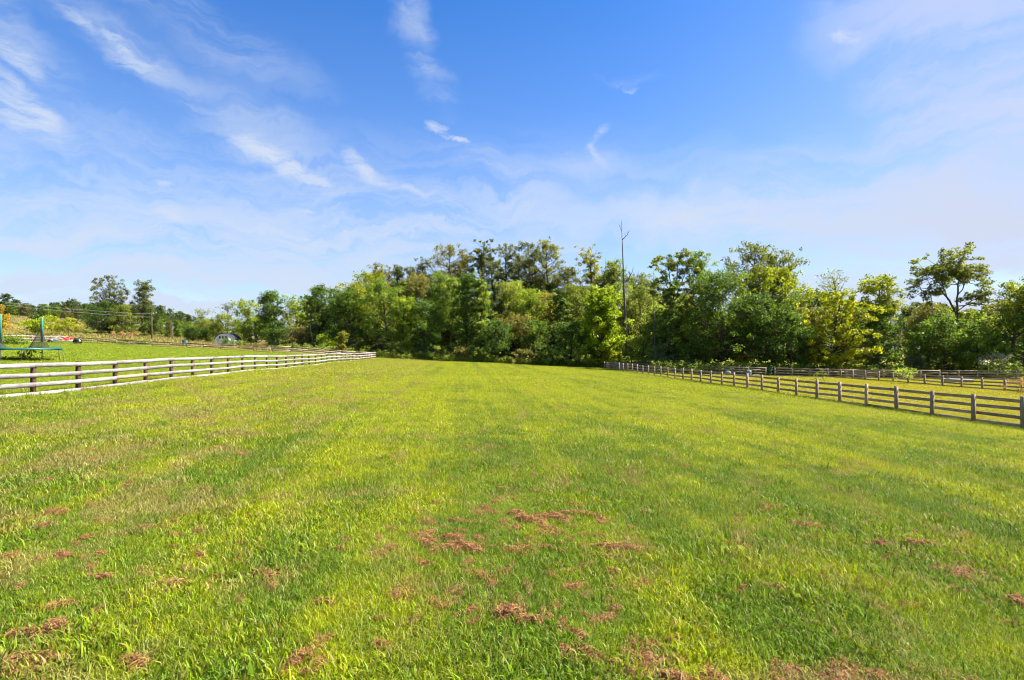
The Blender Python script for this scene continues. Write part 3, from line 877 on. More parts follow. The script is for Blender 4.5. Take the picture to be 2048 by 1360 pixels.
def tree_geo(seed, h, r, cb, prof='oval', nprim=34, per=4, crad=.85, lpc=34, leaf=.36, drop=.0, up=.55, lean=(0, 0), limb=1.0, flat=.75, trunk_r=None, squash=1.0, tone_bias=0.0):
    rng = np.random.default_rng(seed)
    tr = trunk_r or (.10 + h * .0135)
    nt_ = 9
    tz = np.linspace(-.3, h * .93, nt_)
    wob = np.cumsum(rng.normal(0, .012 * h, (nt_, 2)), 0) * (np.linspace(0, 1, nt_)[:, None])
    tx = wob[:, 0] + lean[0] * (tz / h) ** 1.3; ty = wob[:, 1] + lean[1] * (tz / h) ** 1.3
    trad = tr * np.clip(1.12 - .98 * (tz / (h * .97)), .10, 1.25); trad[0] *= 1.35
    tube = MB(); tube.tube(np.stack([tx, ty, tz], 1), trad, 8)
    def at(z): return np.array([np.interp(z, tz, tx), np.interp(z, tz, ty), z])
    Cn, Rd, Tn = [], [], []
    pf = PROFILE[prof]
    sect = rng.random(7)
    az0 = rng.random() * 6.28
    for i in range(nprim):
        u = (i + .5 + rng.normal(0, .35)) / nprim; u = min(max(u, .01), .99)
        if rng.random() < .12: u = rng.random()
        az = az0 + i * 2.399 + rng.normal(0, .35)
        # uneven outline: every sector of the crown has its own reach
        uneven = .72 + .45 * (sect[int((az / 6.283 * 5) % 5)] * .6 + sect[5] * .4 * abs(math.sin(az * 1.5 + u * 5)))
        R = r * float(pf(np.array(u))) * uneven * rng.uniform(.80, 1.08)
        zt = cb + (h - cb) * u * (.965 + .035 * rng.random())
        base_z = max(cb * .55, zt - R * up * rng.uniform(.8, 1.4) - .4)
        base_z = min(base_z, h * .9)
        A = at(base_z); c0 = at(min(zt, h * .93))
        E = np.array([c0[0] + R * math.cos(az), c0[1] + R * math.sin(az) * squash, zt])
        ctl = (A + E) / 2 + np.array([math.cos(az), math.sin(az), 0]) * R * .18 + np.array([0, 0, -.05 * R])
        t = np.linspace(0, 1, 6)[:, None]
        pl = (1 - t) ** 2 * A + 2 * t * (1 - t) * ctl + t ** 2 * E
        pl[1:-1] += rng.normal(0, .04 * R + .02, (4, 3))
        br = max(.018, min(float(np.interp(base_z, tz, trad)) * .5, .026 * R + .02)) * limb
        tube.tube(pl, np.linspace(br, br * .22, 6), 5, cap=False)
        bt = np.clip(rng.normal(.5 + tone_bias, .26), 0, 1)
        for q in range(per):
            if rng.random() < drop: continue
            f = 1.0 if q == 0 else rng.uniform(.42, 1.0)
            j = int(f * 5); pnt = pl[min(j, 5)]
            spread = .30 * r * (1 if q else .25) + .25
            g = pnt + rng.normal(0, 1, 3) * np.array([spread, spread, spread * .75]) * .75
            if g[2] > h: g[2] = h - rng.random() * .5
            if g[2] < .25: g[2] = .25 + rng.random() * .5
            if q: tube.tube([pl[max(min(j, 5) - 1, 0)], (pl[max(min(j, 5) - 1, 0)] + g) / 2 + rng.normal(0, .08, 3), g], [br * .4, br * .25, br * .1], 4, cap=False)
            Cn.append(g); Rd.append(crad * rng.uniform(.6, 1.25)); Tn.append(np.clip(bt + rng.normal(0, .16), 0, 1))
    top = at(h * .93)
    for q in range(3):
        Cn.append(top + np.array([rng.normal(0, .25 * crad), rng.normal(0, .25 * crad), h * .05 - q * crad * .7])); Rd.append(crad * .7); Tn.append(.6)
    Cn = np.array(Cn); Rd = np.array(Rd); Tn = np.array(Tn)
    cnt = np.maximum(4, (lpc * (Rd / crad) ** 2 * rng.uniform(.7, 1.3, len(Rd)))).astype(int)
    return tube, leaf_cloud(rng, Cn, Rd, cnt, leaf, Tn, flat)

def plant(name, label, cat, px, Y, geo, color, group=None, bark=None, x=None, rz=0.0, dz=0.0):
    X = wx(px, Y) if x is None else x
    root = empty(name, (X, Y, gz(X, Y) + dz), rz)
    tag(root, label, cat, group)
    tube, (V, Q, T) = geo
    tube.build("trunk", M[bark or 'bark'], root, smooth=True)
    me = mesh_np("crown", V, [Q], M['leaf'], {'tone': T})
    o = link(bpy.data.objects.new("crown", me)); o.parent = root
    o.color = (*color, 1)
    return root

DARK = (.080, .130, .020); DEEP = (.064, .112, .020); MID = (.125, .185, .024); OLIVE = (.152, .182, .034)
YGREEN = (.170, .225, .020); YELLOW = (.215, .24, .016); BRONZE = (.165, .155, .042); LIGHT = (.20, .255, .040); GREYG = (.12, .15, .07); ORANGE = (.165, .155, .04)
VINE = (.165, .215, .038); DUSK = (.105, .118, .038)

# style presets: profile, primaries, clumps per bough, clump radius, leaves per clump, leaf size, drop, upsweep, limb thickness
ST = {
    'full': dict(prof='oval', nprim=46, per=4, crad=1.02, lpc=64, leaf=.25, up=.5),
    'skirt': dict(prof='skirt', nprim=46, per=4, crad=1.02, lpc=64, leaf=.25, up=.35),
    'column': dict(prof='column', nprim=52, per=4, crad=.88, lpc=64, leaf=.25, up=.35),
    'cone': dict(prof='cone', nprim=54, per=4, crad=.80, lpc=64, leaf=.32, up=.65),
    'airy': dict(prof='irregular', nprim=34, per=4, crad=.80, lpc=48, leaf=.25, drop=.08, up=.85, limb=1.15),
    'oak': dict(prof='round', nprim=34, per=5, crad=.88, lpc=52, leaf=.25, drop=.06, up=.7, limb=1.25),
    'vase': dict(prof='vase', nprim=24, per=5, crad=.80, lpc=42, leaf=.25, drop=.14, up=1.5, limb=1.5),
    'round': dict(prof='round', nprim=42, per=4, crad=.98, lpc=64, leaf=.25, up=.45),
    'shrub': dict(prof='round', nprim=22, per=4, crad=.42, lpc=38, leaf=.24, up=.8, limb=.6),
}
TREES = [
 # name, label, bearing x, distance, top y, width, crown-bottom y (None = near ground), style, colour, extra
 # --- left: between the hill and the wood
 ("airy_tree", "tall airy dark tree with ragged top standing highest on the straw hill", 217, 176, 553, 68, 612, 'oak', DUSK, dict(nprim=34, squash=.8, drop=.05, crad=.8, lpc=60)),
 ("airy_tree", "slim tall tree right of the ragged hill tree beside the utility pole", 286, 176, 561, 38, 618, 'airy', DUSK, dict(nprim=36, drop=.05, lpc=56)),
 ("round_tree", "low dark skirted tree under the ragged hill tree", 215, 174, 606, 84, 655, 'full', DEEP, {}),
 ("round_tree", "olive rounded low tree between the two tall hill trees", 252, 171, 611, 52, 658, 'round', OLIVE, {}),
 ("round_tree", "dark low tree under the slim hill tree", 287, 178, 606, 46, 660, 'full', DEEP, {}),
 ("thin_tree", "thin half-bare tree with wiry top left of the small shed", 407, 150, 620, 34, 640, 'airy', OLIVE, dict(nprim=14, lpc=12)),
 ("thin_tree", "spindly tree with bare curled top rising behind the small shed", 454, 148, 604, 34, 622, 'airy', DUSK, dict(nprim=13, lpc=10)),
 ("round_tree", "rusty olive tree directly behind the shed roof", 452, 144, 630, 50, None, 'full', OLIVE, {}),
 ("round_tree", "olive bushy tree left of the shed at the hill's end", 412, 146, 640, 56, None, 'full', OLIVE, {}),
 ("round_tree", "dark low tree just left of the shed", 385, 142, 655, 46, None, 'round', DEEP, {}),
 ("airy_tree", "yellow-green tree with open top right of the shed", 500, 130, 601, 60, 660, 'airy', YGREEN, dict(nprim=30)),
 ("round_tree", "muted green lower tree under the open yellow-green top", 512, 128, 640, 60, None, 'full', MID, {}),
 ("airy_tree", "dark leaning tree with tufted crown left end of the wood", 547, 126, 582, 46, 640, 'oak', DARK, dict(lean=(-1.2, 0))),
 ("airy_tree", "light yellow-green feathery tree behind the dark rounded bush", 592, 123, 590, 58, 655, 'airy', YGREEN, dict(nprim=34, lpc=24)),
 ("column_tree", "dense dark green tree with square top left of the big yellow crown", 638, 119, 570, 54, None, 'column', DARK, {}),
 ("column_tree", "yellowish narrow tree squeezed beside the square-topped dark tree", 664, 117, 612, 44, None, 'column', OLIVE, {}),
 ("round_bush", "dark rounded bush above the grey joining fence", 556, 113, 645, 50, None, 'round', DEEP, {}),
 ("round_bush", "tan and olive bush right of the dark rounded bush", 600, 112, 655, 52, None, 'round', BRONZE, {}),
 ("round_bush", "bright yellow-green bush at the fence beside the leaning sapling", 655, 108, 672, 46, None, 'round', YGREEN, {}),
 # --- front row along the end of the pasture
 ("broad_tree", "broad tree with golden orange top at the wood's left shoulder", 735, 118, 545, 100, 640, 'full', YELLOW, dict(tone_bias=-.05)),
 ("broad_tree", "large dark green tree below and left of the golden top", 694, 112, 578, 92, None, 'skirt', DARK, {}),
 ("broad_tree", "broad mid-green tree right of the golden top", 776, 111, 562, 92, None, 'full', MID, {}),
 ("column_tree", "yellow-green speckled tree with layered sprays at the wood's left centre", 806, 108, 594, 56, None, 'column', YGREEN, {}),
 ("broad_tree", "blackish green tree right of the yellow speckled tree", 848, 108, 604, 74, None, 'full', DEEP, {}),
 ("column_tree", "dark vine-wrapped tower tree at the middle of the wood", 930, 107.5, 546, 76, None, 'column', DARK, {}),
 ("column_tree", "pale vine-draped column on the right flank of the dark tower tree", 966, 106.5, 560, 44, None, 'column', VINE, dict(crad=.6)),
 ("broad_tree", "dark squat tree at the foot of the pale vine column", 990, 106, 640, 74, None, 'round', DEEP, {}),
 ("broad_tree", "orange-brown leaved tree in the middle of the green wood", 1034, 110, 628, 62, 675, 'round', ORANGE, {}),
 ("broad_tree", "dark rounded tree right of the orange-brown tree", 1080, 106, 642, 82, None, 'round', DARK, {}),
 ("column_tree", "slim dark ivy column between olive crowns right of centre", 1122, 110, 580, 38, None, 'column', DARK, dict(crad=.55)),
 ("broad_tree", "dark bushy tree left of the bright yellow oval tree", 1142, 106, 645, 66, None, 'round', DEEP, {}),
 ("oval_tree", "bright yellow-green oval tree beside the bare dead trunk", 1202, 104.5, 578, 92, 700, 'cone', (.19, .255, .014), dict(nprim=64)),
 ("broad_tree", "olive tree filling the space right of the bare dead trunk", 1284, 112, 572, 84, None, 'full', OLIVE, {}),
 ("broad_tree", "dull green tree left of the tree with visible upswept limbs", 1318, 104, 610, 56, None, 'full', VINE, {}),
 ("round_bush", "pale large-leaved bush at the pasture corner by the far fence end", 1285, 102, 672, 86, None, 'round', LIGHT, {}),
 # --- middle layer
 ("broad_tree", "green tree with orange tinge in the second row left of centre", 832, 120, 548, 62, 640, 'full', BRONZE, {}),
 ("broad_tree", "dull green second-row tree under the brownish oak crown", 874, 122, 545, 66, 640, 'full', MID, {}),
 ("broad_tree", "feathery green second-row tree left of the dark tower tree", 902, 118, 556, 54, 650, 'full', VINE, {}),
 ("broad_tree", "olive second-row tree right of the pale vine column", 1012, 119, 566, 70, 655, 'full', OLIVE, {}),
 ("broad_tree", "bright green small crown under the airy double-topped trees", 1030, 124, 563, 40, 620, 'round', LIGHT, {}),
 ("broad_tree", "yellow second-row tree above the orange-brown tree", 1055, 116, 578, 66, 655, 'full', YGREEN, {}),
 ("broad_tree", "tan and gold second-row tree left of the slim ivy column", 1092, 118, 588, 70, 660, 'full', (.20, .19, .03), {}),
 ("broad_tree", "olive second-row tree right of the slim ivy column", 1148, 117, 572, 66, 655, 'full', OLIVE, {}),
 ("broad_tree", "green second-row tree behind the bright oval tree", 1225, 121, 570, 70, 650, 'full', VINE, {}),
 ("broad_tree", "gold-flecked second-row tree right of the dead trunk", 1262, 119, 590, 60, 660, 'full', (.19, .19, .03), {}),
 # --- back row against the sky
 ("airy_tree", "brownish airy crown behind the golden top at the wood's left", 752, 132, 528, 54, 580, 'airy', BRONZE, {}),
 ("airy_tree", "small dark airy crown, left one of a close pair on the skyline", 796, 136, 531, 38, 575, 'airy', DUSK, dict(nprim=16)),
 ("airy_tree", "small dark airy crown, right one of a close pair on the skyline", 819, 136, 530, 38, 575, 'airy', DUSK, dict(nprim=16)),
 ("airy_tree", "narrow upright dark crown left of the wide brownish oak on the skyline", 848, 136, 512, 40, 575, 'airy', DUSK, dict(nprim=20)),
 ("oak_tree", "wide brownish-green oak crown with gaps on the skyline left of centre", 896, 138, 495, 86, 565, 'oak', BRONZE, dict(nprim=32)),
 ("airy_tree", "finely branched tall airy tree right of the wide oak crown", 962, 138, 482, 62, 570, 'airy', DUSK, dict(nprim=34, leaf=.28, crad=.6)),
 ("airy_tree", "tall airy dark tree with forked top at the middle of the skyline", 1012, 137, 482, 56, 575, 'airy', DUSK, dict(nprim=30, crad=.62)),
 ("oak_tree", "tall olive tree left half of the highest double crown", 1062, 139, 484, 70, 575, 'oak', (.115,.125,.026), dict(nprim=34)),
 ("oak_tree", "tallest rounded green crown on the skyline right of centre", 1104, 138, 475, 76, 580, 'oak', (.135,.15,.026), dict(nprim=38)),
 ("airy_tree", "yellow-green layered tree alone on the skyline left of the dead trunk", 1177, 134, 490, 66, 580, 'airy', (.22,.22,.018), dict(nprim=34, flat=.5)),
 ("airy_tree", "small green crown touching the left side of the dead trunk", 1234, 132, 520, 46, 580, 'airy', MID, dict(nprim=22)),
 ("airy_tree", "sparse dark crown low on the skyline right of the dead trunk", 1276, 132, 545, 50, 590, 'airy', DUSK, dict(nprim=16)),
 ("oak_tree", "dim olive crown filling the skyline right of the wide brownish oak", 930, 142, 510, 54, 590, 'oak', (.115, .125, .03), {}),
 ("oak_tree", "dim green crown between the finely branched tree and the fork-topped tree", 988, 142, 512, 50, 590, 'oak', (.10, .12, .03), {}),
 ("oak_tree", "dim olive crown filling the skyline right of the fork-topped tree", 1036, 143, 506, 50, 590, 'oak', (.115, .13, .03), {}),
 ("oak_tree", "lower olive crown stepping down right of the tallest rounded crown", 1142, 140, 536, 54, 600, 'oak', (.13, .14, .03), {}),
 ("oak_tree", "dim crown low on the skyline right of the yellow-green layered tree", 1208, 140, 552, 54, 600, 'oak', (.12, .14, .03), {}),
 ("oak_tree", "full mid-green crown rising close behind the left side of the dead trunk", 1224, 130, 530, 62, 600, 'oak', (.12, .15, .028), {}),
 ("oak_tree", "full green crown rising close behind the right side of the dead trunk", 1292, 126, 550, 76, 610, 'oak', (.12, .15, .028), {}),
 # --- right-hand group
 ("airy_tree", "mottled green crown between the upswept limbs and the big dark tree", 1408, 97, 505, 64, 600, 'airy', MID, dict(nprim=34)),
 ("oak_tree", "high oak crown topping the big right-hand group of trees", 1490, 99, 488, 104, 575, 'oak', (.12,.14,.024), dict(nprim=34)),
 ("airy_tree", "open lacy crown on the right shoulder of the right-hand group", 1566, 97, 506, 84, 600, 'airy', (.12,.14,.026), dict(nprim=32)),
 ("broad_tree", "large yellow-green crown in the middle of the right-hand group", 1540, 94, 535, 128, 640, 'full', (.19, .225, .014), {}),
 ("broad_tree", "huge dark green tree left of the yellow-green crown", 1442, 91, 545, 128, None, 'full', DARK, dict(nprim=70)),
 ("broad_tree", "massive blackish green tree over the fence below the yellow-green crown", 1530, 89.5, 590, 150, None, 'skirt', DEEP, dict(nprim=76)),
 ("broad_tree", "dark dense tree at the right foot of the right-hand group", 1582, 88, 628, 70, None, 'round', DEEP, {}),
 ("column_tree", "dark ivy-covered stem at the left edge of the right-hand group", 1333, 93, 560, 38, None, 'column', DARK, dict(crad=.55)),
 ("broad_tree", "bright lime-green tree glowing through the gap under the dark trees", 1392, 97, 625, 70, None, 'round', LIGHT, {}),
 ("round_bush", "low dark bush under the huge dark tree by the rear fence", 1400, 90, 680, 70, None, 'round', DARK, {}),
 ("broad_tree", "pale dusty olive tree left of the golden fence-side tree", 1614, 93, 622, 52, None, 'full', (.14, .13, .045), {}),
 ("golden_tree", "golden yellow tree standing at the rear fence with layered sprays", 1667, 87.5, 585, 110, 722, 'round', (.225, .245, .014), dict(nprim=60, crad=.68)),
 ("airy_tree", "small lopsided airy tree rising above the golden tree", 1678, 112, 538, 64, 590, 'oak', OLIVE, dict(nprim=14, lpc=18, lean=(-1.5, 0))),
 ("broad_tree", "yellow-green tree with knobbly top right of the golden tree", 1767, 91, 552, 80, 655, 'column', (.20, .225, .014), dict(nprim=50)),
 ("broad_tree", "dark green tree under the knobbly yellow-green top", 1755, 89, 615, 86, None, 'round', DEEP, {}),
 ("broad_tree", "light tan-green tree under the left limbs of the spreading tree", 1850, 98, 605, 80, 690, 'full', (.13, .125, .03), {}),
 ("broad_tree", "dark broad low tree below the spreading tree", 1888, 86, 630, 110, None, 'round', DARK, dict(nprim=50)),
 ("broad_tree", "mid-green low tree right of the dark broad low tree", 1955, 85, 642, 84, None, 'round', MID, {}),
 ("broad_tree", "airy tree with a yellow patch leaning in from the right edge", 2022, 84, 560, 104, 640, 'airy', (.16, .19, .02), dict(nprim=36, lean=(1.5, 0))),
 ("broad_tree", "dark tree closing the rear fence at the right edge", 2050, 82, 625, 96, None, 'round', DEEP, dict(nprim=46)),
 ("broad_tree", "yellow-green tree glimpsed in the gap right of the distant meadow", 1846, 90, 668, 46, None, 'round', YGREEN, {}),
]
def build_trees():
    for i, (name, label, px, Y, ty, wd, by, st, colr, ex) in enumerate(TREES):
        X = wx(px, Y); g0 = gz(X, Y)
        h = wz(ty, Y) - g0
        r = wd / 2 / F * Y * 1.05
        cb = .35 if by is None else max(.5, wz(by, Y) - g0)
        p = dict(ST[st]); p.update(ex)
        if by is None and st not in ('skirt',): p.setdefault('drop', 0.0)
        k = max(.6, min(1.35, (h - cb) * r / 42.0)) if st not in ('airy', 'oak', 'vase') else 1.0
        p['nprim'] = int(p['nprim'] * k)
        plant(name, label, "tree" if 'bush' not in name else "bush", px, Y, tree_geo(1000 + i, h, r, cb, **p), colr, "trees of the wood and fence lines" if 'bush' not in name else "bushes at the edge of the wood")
build_trees()

def limb_tree(name, label, px, Y, limbs, colr, seed, r0, crad, lpc, n_per=9, spread=1.0, bark='bark'):
    """a tree whose few big limbs can be followed by eye: limbs as lists of (bearing, height) spots, each given its own lean in depth"""
    rng = np.random.default_rng(seed)
    X = wx(px, Y); g0 = gz(X, Y)
    tube = MB(); Cn, Rd, Tn = [], [], []
    for li, (pts, ra, rb, leafy) in enumerate(limbs):
        n = len(pts)
        dy = np.linspace(0, rng.uniform(-2.2, 2.2) if li else 0.0, n) ** 1.0
        P = np.array([(wx(a, Y) - X, dy[i], (-.3 if b is None else wz(b, Y) - g0)) for i, (a, b) in enumerate(pts)])
        t = np.linspace(0, n - 1, (n - 1) * 4 + 1)
        Q = np.stack([np.interp(t, np.arange(n), P[:, k]) for k in range(3)], 1)
        for _ in range(2): Q[1:-1] = (Q[:-2] + 2 * Q[1:-1] + Q[2:]) / 4
        Q[1:-1] += rng.normal(0, .05, (len(Q) - 2, 3))
        tube.tube(Q, np.linspace(ra, rb, len(Q)), 7, cap=False)
        if not leafy: continue
        tone = rng.uniform(.3, .7)
        for q in range(int(n_per * leafy)):
            f = leafy_start(leafy) + (1 - leafy_start(leafy)) * rng.random()
            b0 = Q[min(int(f * (len(Q) - 1)), len(Q) - 1)]
            e = b0 + np.array([rng.normal(0, 1.15), rng.normal(0, 1.3), rng.normal(.35, .85)]) * spread
            mid = (b0 + e) / 2 + rng.normal(0, .15, 3)
            tube.tube([b0, mid, e], [rb * .9 + .02, rb * .6 + .012, .012], 5, cap=False)
            for z in range(2):
                Cn.append(e + rng.normal(0, .45, 3) * (1 if z else .2)); Rd.append(crad * rng.uniform(.55, 1.2)); Tn.append(np.clip(tone + rng.normal(0, .2), 0, 1))
    Cn, Rd, Tn = np.array(Cn), np.array(Rd), np.array(Tn)
    cnt = np.maximum(5, lpc * (Rd / crad) ** 2).astype(int)
    plant(name, label, "tree", px, Y, (tube, leaf_cloud(rng, Cn, Rd, cnt, .25, Tn, .6)), colr, "trees of the wood and fence lines", bark)

def leafy_start(q): return .45 if q >= 1 else .75

limb_tree("limbed_tree", "tall spreading tree with sloping bare limbs against the pale sky", 1920, 91, [
    ([(1920, None), (1919, 690), (1916, 648), (1914, 628)], .36, .25, 0),
    ([(1914, 632), (1896, 600), (1876, 579), (1850, 578), (1832, 588)], .17, .05, 1.3),
    ([(1915, 632), (1914, 596), (1917, 560), (1921, 535), (1923, 516)], .17, .05, 1.8),
    ([(1896, 600), (1884, 570), (1882, 545), (1888, 525)], .10, .04, 1.7),
    ([(1884, 570), (1862, 552), (1846, 548)], .06, .03, 1.2),
    ([(1915, 590), (1936, 566), (1952, 550), (1964, 536)], .09, .03, 1.5),
    ([(1916, 622), (1944, 596), (1962, 585)], .08, .03, 1.4),
    ([(1918, 612), (1950, 606), (1984, 618), (2006, 634)], .10, .04, .8),
    ([(1917, 560), (1903, 536), (1900, 520)], .06, .03, 1.3)], (.13, .15, .03), 301, .36, .78, 56, n_per=13)
limb_tree("limbed_tree", "tall tree with upswept bare limbs and leaves only at its top", 1346, 96, [
    ([(1348, None), (1347, 690), (1347, 640), (1347, 600)], .26, .18, 0),
    ([(1347, 610), (1336, 572), (1326, 545), (1314, 524)], .10, .03, 1.0),
    ([(1347, 600), (1341, 560), (1337, 530), (1334, 508)], .10, .03, 1.2),
    ([(1347, 600), (1350, 560), (1352, 530), (1356, 504)], .10, .03, 1.3),
    ([(1348, 605), (1362, 565), (1372, 540), (1380, 520)], .09, .03, 1.1),
    ([(1348, 620), (1370, 590), (1384, 570)], .06, .03, .8),
    ([(1346, 640), (1324, 610), (1310, 570)], .05, .02, .6)], (.12, .145, .024), 302, .26, .66, 52, n_per=10, spread=.85)

# shrubs and weeds along the edge of the wood
SHRUBS = [
 ("shrub", "pale grey-green mounded shrub at the left middle of the pasture's end", 876, 104, 690, 62, LIGHT),
 ("shrub", "small tan weedy shrub left of the pale mounded shrub", 790, 105, 684, 40, OLIVE),
 ("shrub", "dry brown shrub right of the pale mounded shrub", 925, 104, 694, 34, BRONZE),
 ("shrub", "dull green low shrub under the dark tower tree", 962, 103.5, 696, 46, VINE),
 ("shrub", "low brownish weed clump at the pasture's end below the orange-brown tree", 1045, 103, 700, 52, BRONZE),
 ("shrub", "light green shrub with yellow flecks right of the pasture's end middle", 1105, 102.5, 698, 48, LIGHT),
 ("shrub", "green shrub under the left side of the bright oval tree", 1160, 102, 700, 50, VINE),
 ("shrub", "goldenrod-yellow shrub near the far end of the right fence", 1228, 101.5, 704, 34, YELLOW),
 ("shrub", "pale whitish shrub against the dark ivy stem", 1325, 92, 690, 36, GREYG),
 ("shrub", "whitish dry shrub between the golden and knobbly trees", 1738, 88, 690, 44, GREYG),
 ("shrub", "grey-green shrub below the distant meadow gap", 1832, 86, 712, 54, GREYG),
 ("shrub", "yellow-green shrub at the foot of the dark broad low tree", 1925, 84, 705, 44, YGREEN),
 ("shrub", "silvery spiky shrub near the right end of the rear fence", 1998, 80.5, 708, 62, (.30, .30, .22)),
 ("shrub", "leafy weeds climbing the middle of the yellow paddock's fence", 1815, 66, 738, 50, LIGHT),
 ("shrub", "green weed patch where the inner fence meets the near right fence", 1645, 70, 742, 74, (.16, .19, .05)),
 ("shrub", "pinkish dry shrub at the right edge in the paddock", 2042, 52, 756, 44, (.22, .14, .09)),
 ("shrub", "low green bush on the hill fence right of the dune buggy", 182, 84, 682, 44, MID),
 ("shrub", "green shrub in front of the small shed", 452, 112, 677, 44, (.10, .16, .03)),
 ("shrub", "dusty green shrub sloping right from the shed", 478, 110, 682, 36, VINE),
 ("shrub", "straw-pink mound of brush under the slim hill tree", 245, 120, 664, 92, (.32, .20, .10)),
 ("shrub", "dull green brush on the dark hill fence below the straw-pink mound", 262, 92, 682, 60, OLIVE),
 ("shrub", "dark green shrub on the hill right of the yellow hedge", 172, 140, 660, 34, VINE),
 ("shrub", "orange-yellow shrub cut by the left edge behind the trampoline", -6, 100, 612, 32, (.34, .25, .03)),
 ("shrub", "bright yellow-green thicket, left end of the hillside hedge", 68, 112, 640, 44, (.24, .30, .016)),
 ("shrub", "bright yellow-green thicket in the middle of the hillside hedge", 104, 112, 633, 52, (.25, .29, .014)),
 ("shrub", "golden right end of the hillside hedge", 138, 112, 637, 46, (.24, .26, .016)),
 ("shrub", "small dark rounded tree behind the hillside hedge", 71, 130, 625, 16, DEEP),
 ("shrub", "tall green weeds growing under the trampoline", 62, 39.5, 699, 60, (.09, .16, .02)),
 ("shrub", "dark green weeds behind the trampoline along the pale fence", 30, 64, 672, 50, MID),
]
def build_shrubs():
    for i, (name, label, px, Y, ty, wd, colr) in enumerate(SHRUBS):
        X = wx(px, Y); h = max(.5, wz(ty, Y) - gz(X, Y)); r = wd / 2 / F * Y * 1.1
        k = max(.8, min(2.2, r * h / 2.2))
        p = dict(ST['shrub']); p['nprim'] = int(16 * k); p['crad'] = min(.55, .22 * r + .14); p['leaf'] = .20 if Y > 70 else .12
        plant(name, label, "shrub", px, Y, tree_geo(5000 + i, h, r, .12, trunk_r=.05, **p), colr, "shrubs and weeds about the fences")
    # young leaning tree tied at the joining fence
    X = wx(683, 103)
    h = wz(663, 103) - gz(X, 103)
    plant("sapling", "young leaning feather-shaped tree behind the far end of the bleached fence", "sapling", 681, 103, tree_geo(5200, h, .75, 1.2, prof='oval', nprim=30, per=3, crad=.28, lpc=16, leaf=.24, up=.9, lean=(.55, 0), trunk_r=.06), (.16, .17, .03))
build_shrubs()

def build_undergrowth():
    """weeds and brush in one unbroken strip at the foot of the wood"""
    rng = np.random.default_rng(91)
    n = 3000
    t = rng.random(n)
    px = 560 + t * 760
    Y = 103.2 + rng.random(n) ** 1.6 * 9 - (px > 1180) * (px - 1180) * .02
    X = wx(px, Y)
    hh = .4 + 2.1 * rng.random(n) ** 1.5 * (.6 + .5 * np.sin(px * .11) ** 2)
    Cn = np.stack([X, Y, ground_z(X, Y) + hh * .5], 1)
    V, Q, T = leaf_cloud(rng, Cn, .35 + .4 * rng.random(n), np.full(n, 22), .24, np.clip(.5 + .35 * np.sin(px * .05) + rng.normal(0, .2, n), 0, 1), flat=1.2)
    o = link(bpy.data.objects.new("undergrowth", mesh_np("undergrowth", V, [Q], M['leaf'], {'tone': T})))
    o.color = (.165, .205, .036, 1); tag(o, "weedy brush along the foot of the wood at the pasture's end", None, None, 'stuff')
    n = 2600
    px = 1300 + rng.random(n) * 800
    Y = 84.5 + rng.random(n) ** 1.5 * 9
    X = wx(px, Y); hh = .4 + 2.4 * rng.random(n) ** 1.4
    Cn = np.stack([X, Y, ground_z(X, Y) + hh * .6], 1)
    V, Q, T = leaf_cloud(rng, Cn, .35 + .35 * rng.random(n), np.full(n, 20), .22, np.clip(.45 + .35 * np.sin(px * .06) + rng.normal(0, .2, n), 0, 1), flat=1.2)
    o = link(bpy.data.objects.new("undergrowth", mesh_np("undergrowth", V, [Q], M['leaf'], {'tone': T})))
    o.color = (.13, .175, .034, 1); tag(o, "weedy brush under the trees behind the right-hand rear fence", None, None, 'stuff')
build_undergrowth()

